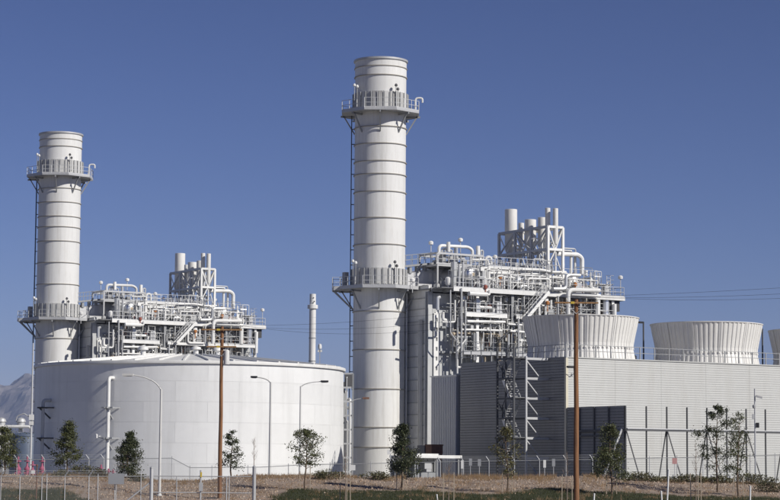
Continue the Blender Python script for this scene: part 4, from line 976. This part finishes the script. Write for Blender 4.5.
# wall-mounted lamp at the tower corner
wz = zof(572, 374, 189.6)
wl = empty('corner_lamp', uv(.62, -.05, wz), TH, 'dark lamp on a bent arm at the cooling tower corner', 'lamp')
MB().pipe([(0, 0, 0), (-.05, -.35, .05), (-.40, -.75, .50), (-.60, -.85, .58)], .035, 6).build('arm', 'galv', wl)
MB().box(-1.15, -.45, -1.02, -.70, .52, .68).build('lamp_head', 'black', wl); MB().box(-1.05, -.55, -.97, -.75, .48, .517).build('lens', 'ceram', wl)
MB().box(-.09, .09, -.03, .02, -.12, .12).build('wall_plate', 'galv', wl)
# camera post
D = 178; x = xat(755.3, 3, D); g0 = ground(x, D); zt = zof(755, 388.5, D) - g0
cp = empty('camera_post', (x, D, g0), 0, 'slim grey post with white security camera at far right', 'post')
MB().tube([(0, 0, 0), (0, 0, zt)], .075, 10, .06).build('post', 'galv', cp)
zc = zof(755, 397.5, D) - g0
MB().bar((0, 0, zc + .15), (.25, -.1, zc + .12), .06).bar((.1, -.1, zc + .1), (.58, -.25, zc - .02), .16, .17).build('camera', 'white', cp); MB().lathe([(.02, -.2), (.13, -.16), (.16, .05), (.05, .12)], 10, c=(-.08, -.14, zof(755, 406, D) - g0)).build('dome_camera', 'galv', cp)
zc = zof(755, 427, D) - g0; MB().box(.08, .32, -.12, .1, zc - .05, zc + .35).build('speaker', 'black', cp); MB().box(-.22, -.08, -.1, .1, zof(755, 419, D) - g0, zof(755, 414, D) - g0).build('box', 'galv', cp)

# ------------------------------------------------------------------ fences
def fence(name, path, D, post_px, arm_px, armdir, lab, hmax=2.3, post_r=.03, mesh='chain'):
    e = empty(name, (xat(path[0][0], 0, D), D, 0), 0, lab, 'fence'); ox = e.location.x
    def top(px): 
        for (a, b_), (c, d) in zip(path, path[1:]):
            if a <= px <= c: y = b_ + (d - b_) * (px - a) / (c - a); p = at(px, y, D); return Vector((p.x - ox, 0, p.z))
    def gz(px): x = xat(px, 1, D); return ground(x, D)
    for px in post_px:
        t = top(px); g0 = gz(px); MB().tube([(t.x, 0, g0), (t.x, 0, t.z + (.02 if px in arm_px else .16))], post_r, 8).build('post', 'galv', e)
        if px in arm_px: MB().bar((t.x, 0, t.z + .02), (t.x + armdir * .24, -.1, t.z + .36), .055, .05).build('barbed_wire_arm', 'galv', e)
    rl = MB()
    for (a, b_), (c, d) in zip(path, path[1:]): rl.bar(top(a), top(c), .05)
    rl.build('top_rail', 'steel', e)
    ms = MB(); pxs = frange(path[0][0], path[-1][0], 6)
    for a, c in zip(pxs, pxs[1:]):
        ta, tc = top(a), top(c); ga_, gc = gz(a), gz(c)
        ms.quad((ta.x, .045, ga_), (tc.x, .045, gc), (tc.x, .045, tc.z), (ta.x, .045, ta.z))
    ms.build('chain_link_mesh', mesh, e, 0)
    if arm_px:
        bw = MB(); ap = sorted(arm_px)
        for k in (.35, .65, .97):
            for a, c in zip(ap, ap[1:]):
                if c - a < 40: ta, tc = top(a), top(c); bw.bar((ta.x + armdir * .24 * k, -.1 * k, ta.z + .02 + .34 * k), (tc.x + armdir * .24 * k, -.1 * k, tc.z + .02 + .34 * k), .014)
        bw.build('barbed_wire', 'galv', e)
    return e
bpath = [(-30, 459.5), (95, 459), (172, 458), (190, 467.5), (260, 467), (310, 464.3), (360, 463.6), (440, 461.7), (530, 460.2), (610, 459), (700, 457), (775, 455), (810, 454.6)]
armp = [-8, 17, 30, 44.5, 66, 89, 104] + [395, 417.5, 440.5, 463.5, 489, 514.5, 539.5, 566, 592.5, 620]
postp = armp + [140, 172, 190, 212, 248, 288.5, 330, 371, 649.5, 677, 703, 725, 750, 775]
fence('chain_link_fence', bpath, 172, sorted(set(postp)), armp, -1, 'long grey chain-link fence along the berm crest before the plant')
fpath = [(-30, 476), (60, 476), (151, 476)]
fence('chain_link_fence', fpath, 140.5, [1, 20, 42, 47, 65, 89, 98, 115, 141], [1, 20, 42, 65, 89, 115], 1, 'nearer chain-link fence with bent post tops at lower left', mesh='chainnear')
# pipe gate between two thick posts
D = 139.5
def gate():
    x0 = xat(151.3, 0, D); e = empty('pipe_gate', (x0, D, -1.3), 0, 'galvanised pipe gate panels between two thick posts, lower left centre', 'gate')
    for px, yt in ((151.3, 468.3), (254, 467.5)):
        x = xat(px, 0, D) - x0; zt = zof(px, yt, D) + 1.3; g0 = ground(x + x0, D) + 1.3
        MB().tube([(x, 0, g0), (x, 0, zt), ], .115, 12).build('gate_post', 'galv', e); MB().lathe([(.125, 0), (.125, .05), (.06, .12), (.01, .14)], 12, c=(x, 0, zt)).build('post_cap', 'galv', e)
    xa, xb = .13, xat(254, 0, D) - x0 - .13
    for y in (476.2, 492.6, 513): z = zof(200, y, D) + 1.3; MB().tube([(xa, 0, z), (xb, 0, z)], .03, 8).build('rail', 'galv', e)
    for px, r in ((176.5, .03), (200.5, .055), (226.5, .035), (229, .03)):
        x = xat(px, 0, D) - x0; MB().tube([(x, .0, .05), (x, 0, zof(px, 470 if px == 200.5 else 476, D) + 1.3)], r, 8).build('upright', 'galv', e)
    x = xat(201, 0, D) - x0; MB().box(x - .12, x + .12, -.12, -.06, zof(201, 491, D) + 1.3, zof(201, 482.5, D) + 1.3).build('latch_box', 'galv', e); MB().box(x - .05, x + .05, -.1, -.06, zof(201, 477, D) + 1.3, zof(201, 472, D) + 1.3).build('latch_tag', 'yellow', e)
    MB().tube([(-.05, 0, zof(151, 482, D) + 1.3), (xat(112, 0, D) - x0, -.2, ground(xat(112, 0, D), D) + 1.3)], .045, 8).build('diagonal_brace', 'galv', e)
    MB().quad((xa, .06, .05), (xb, .06, .05), (xb, .06, zof(200, 476, D) + 1.3), (xa, .06, zof(200, 476, D) + 1.3)).build('chain_link_mesh', 'chain', e, 0)
gate()
# notice board and thin posts on the near fence
def board(px0, px1, y0, y1, D, mt, lab, post=True, back=.02, pm='galv'):
    a, b_ = at(px0, y1, D), at(px1, y0, D); x = (a.x + b_.x) / 2; g0 = ground(x, D)
    e = empty('sign_board', (x, D, g0), 0, lab, 'sign', 'fence and yard signs')
    MB().box(a.x - x, b_.x - x, -.03, 0, a.z - g0, b_.z - g0).build('sign_panel', mt, e)
    for px in ([x] if b_.x - a.x < 1 else [a.x + .15, b_.x - .15]): MB().bar((px - x, back, 0), (px - x, back, b_.z - g0 - .02), .05).build('sign_post', pm, e)
    return e
board(108.3, 124.2, 473.3, 484, 140.2, 'signgrey', 'grey blank notice board on the near fence, lower left')
board(424.7, 431.6, 463, 468.7, 171.6, 'sign', 'white square sign on the fence before the white canopy')
board(426.5, 431, 469, 471.7, 171.5, 'sign', 'small white sign plate under the square sign by the white canopy')
board(349.5, 355.4, 464.8, 470.2, 171.6, 'sign', 'white square sign on the fence at the foot of the middle stack')
board(461, 463.2, 460.2, 468.5, 171.4, 'sign', 'narrow white upright sign at left corner of the dark end wall')
board(543.3, 546, 459.8, 467.5, 171.6, 'sign', 'narrow white upright sign left of the right wooden pole')
board(552, 555.2, 458.8, 466.2, 173.2, 'signgrey', 'narrow grey upright sign next to the white one, left of the right wooden pole')
board(469, 472, 458.5, 465.5, 173.2, 'signgrey', 'narrow grey sign on post, left one before the dark wall')
board(477.8, 481, 459, 466, 173.2, 'signgrey', 'narrow grey sign on post, right one before the dark wall')
board(672.2, 677, 458, 463.8, 171.6, 'signred', 'faded red sign on the fence before the pale siding')
board(31, 35, 470, 473.5, 170.5, 'sign', 'small white plate at the foot of the tall thin mast')
a = at(390.5, 452, 187); e = empty('electrical_cabinet', (a.x, 187, ground(a.x, 187)), 0, 'small white box on post beside the dark tree, foot of the middle stack', 'cabinet')
MB().box(-.28, .05, -.12, .1, a.z - .2, a.z + .2).build('cabinet', 'white', e); MB().bar((0, .05, 0), (0, .05, a.z - .2), .09).build('post', 'galv', e)
p = onberm(36.2, 499); e = empty('thin_post', p, 0, 'thin rust-brown post standing in the lawn at lower left', 'post'); hz = zof(36.2, 465.5, p.y) - p.z
MB().tube([(0, 0, -.1), (0, 0, hz)], .04, 7).build('post_shaft', 'brownrust', e); MB().lathe([(.04, 0), (.07, .02), (.07, .1), (.02, .14)], 8, c=(0, 0, hz - .05)).build('post_cap', 'brownrust', e)
# white marker posts
for px, yt, yb, lean, lab in ((668, 470, 500, .12, 'tall leaning white marker post on the lawn at right'), (661.6, 491.5, 500, -.05, 'short white marker stub beside the tall leaning marker'), (750.3, 486.5, 500, .03, 'white marker post at lower right under the camera post'),
                              (594, 494, 500, .04, 'short white marker post right of the right wooden pole'), (437.3, 495, 500, -.08, 'small white marker post left of centre bare sapling')):
    p = onberm(px - lean * 8, 503); h_ = zof(px, yt, p.y) - p.z
    e = empty('marker_post', p, 0, lab, 'marker', 'white marker posts')
    MB().tube([(0, 0, -.1), (lean, 0, h_)], .055 if px != 437.3 else .045, 10).build('marker_tube', 'whitepost', e)
    MB().lathe([(.06, -.02), (.062, .04), (.01, .06)], 10, c=(lean, 0, h_)).build('marker_cap', 'whitepost', e)

# ------------------------------------------------------------------ vegetation
def leaf(mbx, p, s, rng):
    d = Vector((rng.gauss(0, 1), rng.gauss(0, 1), rng.gauss(0, .7))).normalized(); a, b_ = ortho(d)
    t = rng.uniform(0, 6.28); a, b_ = a * math.cos(t) + b_ * math.sin(t), b_ * math.cos(t) - a * math.sin(t)
    mbx.quad(p - a * s, p - b_ * s * .5, p + a * s, p + b_ * s * .5)
def make_tree(px, yb, yt, wpx, style, lm, lab, seed, dens=1.0, D=None, stakes=0, name='young_tree', crown0=.25):
    rng = random.Random(seed); p = onberm(px, yb) if D is None else Vector((xat(px, 0, D), D, ground(xat(px, 0, D), D)))
    h_ = zof(px, yt, p.y) - p.z; wd = wpx / FPX * p.y / 2
    e = empty(name, p, 0, lab, 'tree', 'young trees on the berm')
    tr = MB(); cr = MB(); lean = rng.uniform(-.12, .12)
    def axis(t): return Vector((lean * t + .07 * math.sin(t * 5 + seed), .05 * math.cos(t * 4 + seed), h_ * t))
    tr.tube([axis(i / 9) if i else Vector((0, 0, -.15)) for i in range(10)], .055 + .012 * h_ / 4, 8, .012)
    tips = []
    nb = int(rng.uniform(24, 30) * (1.3 if style == 'cone' else 1))
    for i in range(nb):
        t = crown0 + (1 - crown0) * (i + rng.random()) / nb * .97
        if style == 'cone': env = (1 - (t - crown0) / (1 - crown0)) ** .75 * .92 + .10; rise = rng.uniform(.05, .5)
        elif style == 'round': q = (t - crown0) / (1 - crown0); env = math.sin(math.pi * min(1, q * .82 + .20)) ** .7 + .05; rise = rng.uniform(.25, .9)
        else: q = (t - crown0) / (1 - crown0); env = (1 - q) ** .6 * .95 + .08; rise = rng.uniform(-.05, .4)
        ang = i * 2.4 + rng.uniform(-.5, .5); ln = wd * env * rng.uniform(.6, 1.2) * 1.12
        a = axis(t); b_ = a + Vector((math.cos(ang) * ln, math.sin(ang) * ln, ln * rise)); mid = a.lerp(b_, .5) + Vector((0, 0, -.06 * ln + rng.uniform(-.05, .05)))
        tr.tube([a, mid, b_], .024, 5, .007)
        if rng.random() < .84: tips.append((a, mid, b_, ln))
    for a, mid, b_, ln in tips:
        for k in range(3 if style != 'pine' else 2):
            t = rng.uniform(.35, 1.05); c = (a.lerp(mid, t * 2) if t < .5 else mid.lerp(b_, t * 2 - 1)) + Vector((rng.gauss(0, .05), rng.gauss(0, .05), rng.gauss(0, .05)))
            n_ = int(rng.uniform(24, 78) * dens); sp = (.09 + .12 * ln) * rng.uniform(.7, 1.3)
            for _ in range(n_):
                q = c + Vector((rng.gauss(0, sp), rng.gauss(0, sp), rng.gauss(0, sp * (.7 if style != 'pine' else .45)))); leaf(cr, q, rng.uniform(.045, .085), rng)
    tr.build('trunk', 'bark', e); cr.build('crown', lm, e, 0)
    if stakes: make_stakes(p, stakes, h_, lab, rng)
    return e
def make_stakes(p, k, h_, lab, rng, hs=1.5):
    e = empty('tree_stakes', p, 0, 'stakes of the ' + lab, 'stakes', 'tree stakes')
    offs = [(-.34, 0), (.36, .05), (.12, -.3)][:k]
    for ox, oy in offs:
        g0 = ground(p.x + ox, p.y + oy) - p.z
        MB().bar((ox, oy, g0 - .1), (ox + rng.uniform(-.04, .04), oy, g0 + hs * rng.uniform(.85, 1.15)), .055).build('stake', 'stake', e)
    if len(offs) > 1: MB().bar((offs[0][0], 0, hs * .72), (offs[1][0], .05, hs * .72), .02).build('tie', 'black', e)
make_tree(4, 475, 428, 30, 'round', 'leaf', 'leafy green tree cut by the left edge of the picture', 1, 1.4, crown0=.12)
make_tree(66.5, 474, 420.5, 30, 'cone', 'leaf', 'loose green tree before the shaded side of the round tank', 2, 1.3, crown0=.10)
make_tree(128.5, 478, 433, 25, 'cone', 'leafd', 'dense dark green tree beside the first street lamp', 3, 1.5, crown0=.10)
make_tree(231.5, 476, 430.5, 27, 'pine', 'leafd', 'sparse pine-like tree just right of the left wooden pole', 4, .85, crown0=.18)
make_tree(305, 490, 431, 29, 'round', 'leaf', 'open round-crowned tree before the sunlit tank, near the thin lamp', 5, .95, stakes=2, crown0=.34)
make_tree(401.5, 490, 423.5, 30, 'cone', 'leafd', 'dense dark tree at the foot of the middle stack', 6, 1.8, stakes=3, crown0=.22)
make_tree(507, 492, 426, 24, 'round', 'leafy', 'sparse yellow-green tree before the stair tower', 7, .5, stakes=2, crown0=.24)
make_tree(611.5, 494, 424, 36, 'cone', 'leaf', 'olive green tree before the dark screen wall', 8, 1.1, stakes=2, crown0=.2)
make_tree(717.5, 492, 404.5, 40, 'round', 'leafd', 'tallest tree with bushy dark crown before the pale siding', 9, 1.0, crown0=.17)
make_tree(738.5, 496, 412, 24, 'round', 'leaf', 'slimmer thin-leaved tree right of the tallest tree', 10, .5, stakes=2, crown0=.2)
def bare(px, yb, yt, seed, lab, stakes=2, hs=1.7):
    rng = random.Random(seed); p = onberm(px, yb); h_ = zof(px, yt, p.y) - p.z; e = empty('bare_sapling', p, 0, lab, 'tree', 'leafless saplings')
    MB().tube([(0, 0, -.15), (.03, 0, h_ * .5), (-.02, 0, h_)], .035, 6, .006).build('trunk', 'twig', e); tw = MB()
    for i in range(14):
        t = rng.uniform(.4, .95); a = Vector((.02, 0, h_ * t)); an = rng.uniform(0, 6.28); ln = rng.uniform(.3, .75) * (1.15 - t * .6)
        b_ = a + Vector((math.cos(an) * ln * .55, math.sin(an) * ln * .55, ln)); tw.tube([a, a.lerp(b_, .5) + Vector((rng.gauss(0, .03), 0, 0)), b_], .010, 4, .004)
        for _ in range(2): c = a.lerp(b_, rng.uniform(.4, .8)); tw.tube([c, c + Vector((rng.gauss(0, .12), rng.gauss(0, .12), .2))], .006, 3, .003)
    tw.build('twigs', 'twig', e)
    if stakes: make_stakes(p, stakes, h_, lab, rng, hs)
bare(253.5, 476, 440, 21, 'bare twiggy sapling before the white tank, above thick gate post', 0)
bare(345, 503, 452, 22, 'bare staked sapling left of the middle stack', 3, 2.0)
bare(448.5, 503, 466, 23, 'bare staked sapling before the white canopy', 2, 2.0)
bare(567, 502, 452, 24, 'bare staked sapling just left of the right wooden pole', 2, 1.9)
bare(696, 503, 440, 25, 'bare staked sapling left of the tallest tree', 3, 2.0)

def shrub(px, yb, wpx, hpx, lab, seed, lm='shrub', dens=1.0):
    rng = random.Random(seed); p = onberm(px, yb); wd = wpx / FPX * p.y / 2; h_ = hpx / FPX * p.y
    e = empty('low_shrub', p, 0, lab, 'shrub', 'low shrubs on the berm crest'); cr = MB(); tw = MB()
    for k in range(int(9 * dens * max(1, wd))):
        cx, cy = rng.uniform(-1, 1) * wd * .85, rng.uniform(-.5, .5); top = h_ * rng.uniform(.55, 1.0) * (1 - .45 * (cx / wd) ** 2); gz = ground(p.x + cx, p.y + cy) - p.z
        tw.tube([(cx * .9, cy * .9, gz - .05), (cx, cy, gz + top * .8)], .02, 4, .006)
        for _ in range(70):
            q = Vector((cx + rng.gauss(0, .22), cy + rng.gauss(0, .22), gz + top * rng.random() ** .7)); leaf(cr, q, rng.uniform(.05, .09), rng)
    tw.build('stems', 'bark', e); cr.build('foliage', lm, e, 0)
for i, (px, yb, w_, h_, lab, lm, dn) in enumerate((
    (90, 476, 34, 12, 'low green shrub mass left of the magenta valves below the riser pipe', 'shrub', 1), (136, 481, 16, 9, 'low shrub at the foot of the dense dark tree', 'shrub', .8), (63, 476, 16, 6, 'small shrub under the loose green tree', 'shrub', .8),
    (331, 479, 36, 11, 'low green shrub at the right edge of the round tank', 'shrub', 1.1), (375, 479.5, 34, 9, 'dark low shrub at the foot of the middle stack', 'shrub', 1),
    (642, 481, 38, 10, 'low olive shrub before the first posts of the pale siding', 'shrub', 1.2), (683, 482, 46, 9, 'long low shrub beside the leaning white marker', 'shrub', 1.2), (722, 483, 34, 9, 'low shrub at the foot of the tallest tree', 'shrub', 1.2),
    (752, 484, 30, 12, 'low shrub at the foot of the camera post', 'shrub', 1.2), (772, 492, 34, 15, 'round dark shrub at the lower right edge', 'shrub', 1.3))):
    shrub(px, yb, w_, h_, lab, 40 + i, lm, dn)
# dry weeds on the crest, lawn blades and wood chips: uncountable ground cover
rng = random.Random(99)
dw = MB()
for _ in range(9000):
    px = rng.uniform(-20, 800); D = 164.5 + rng.gauss(0, 1.6) if rng.random() < .45 else rng.uniform(146, 165)
    if D < 163 and noise.noise(Vector((px * .045, D * .5, 2))) < .12: continue
    if D > 163 and noise.noise(Vector((px * .02, 5, 7))) < -.15: continue
    x = (px - 390) / FPX * D; g0 = ground(x, D); hh = rng.uniform(.12, .42) * (1.25 if 400 < px < 640 else .8)
    for _ in range(4):
        an = rng.uniform(0, 6.28); dx, dy = math.cos(an) * .12, math.sin(an) * .12; bx, by = x + rng.gauss(0, .08), D + rng.gauss(0, .08)
        dw.quad((bx - .012, by, g0 - .02), (bx + .012, by, g0 - .02), (bx + dx, by + dy, g0 + hh * rng.uniform(.6, 1)))
o = dw.build('dry_weeds', 'dry', None, 0); tag(o, 'dry brown weeds along the berm crest', 'weeds', kind='stuff')
lw = MB(); cnt = 0
while cnt < 42000:
    px = rng.uniform(-20, 800); D = rng.uniform(143, 157); x = (px - 390) / FPX * D
    nn = noise.noise(Vector((x * .22, D * .3, 9.1))) * 3.2 + noise.noise(Vector((x * .8, D * .8, 3.1))) * 1.2
    lim = interp([(-40, 155.5), (60, 155.0), (95, 149), (125, 138), (250, 138), (275, 150), (300, 154.5), (400, 155.0), (520, 154.0), (600, 154.3), (700, 154.0), (800, 152.5)], px)
    cnt += 1
    if D > lim + nn - .2 + rng.gauss(0, .4): continue
    g0 = ground(x, D); hh = rng.uniform(.06, .15); an = rng.uniform(0, 6.28)
    lw.quad((x - .018, D, g0 - .01), (x + .018, D, g0 - .01), (x + math.cos(an) * .06, D + math.sin(an) * .06, g0 + hh))
o = lw.build('lawn_grass', 'grass', None, 0); tag(o, 'short green lawn on the lower slope of the berm', 'grass', kind='stuff')
M['chips'] = leafmat('wood_chip', (.42, .33, .25), (.24, .15, .09), .05)
wc = MB(); cnt = 0
while cnt < 15000:
    px = rng.uniform(-20, 800); D = rng.uniform(146, 166); x = (px - 390) / FPX * D; cnt += 1
    if D < 155.5 and not 90 < px < 280 and rng.random() < .97: continue
    g0 = ground(x, D); s = rng.uniform(.04, .12); an = rng.uniform(0, 3.14); c, sn = math.cos(an) * s, math.sin(an) * s; hz = s * rng.uniform(.4, 1.1)
    b0 = len(wc.v); wc.v += [(x - c, D - sn, g0 - .02), (x + sn * .6, D - c * .6, g0 - .02), (x + c, D + sn, g0 - .02), (x - sn * .6, D + c * .6, g0 - .02), (x + rng.gauss(0, .02), D, g0 + hz)]
    wc.f += [(b0, b0 + 1, b0 + 4), (b0 + 1, b0 + 2, b0 + 4), (b0 + 2, b0 + 3, b0 + 4), (b0 + 3, b0, b0 + 4)]
o = wc.build('wood_chips', 'chips', None, 0); tag(o, 'loose pale wood chips and stones covering the berm', 'wood chips', kind='stuff')

# ------------------------------------------------------------------ haze
hm = bpy.data.materials.new('haze_air'); hm.use_nodes = True; n = hm.node_tree; n.nodes.remove(n.nodes['Principled BSDF'])
pv = n.nodes.new('ShaderNodeVolumePrincipled'); pv.inputs['Color'].default_value = (.47, .62, 1.0, 1); pv.inputs['Density'].default_value = 5.2e-5; pv.inputs['Anisotropy'].default_value = 0.0
n.links.new(pv.outputs[0], n.nodes['Material Output'].inputs['Volume'])
hz_ = MB().box(-15100, 15100, -3100, 16100, -3.0, 760).build('haze', hm, None, 0); tag(hz_, 'thin blue haze in the air', 'haze', kind='stuff')
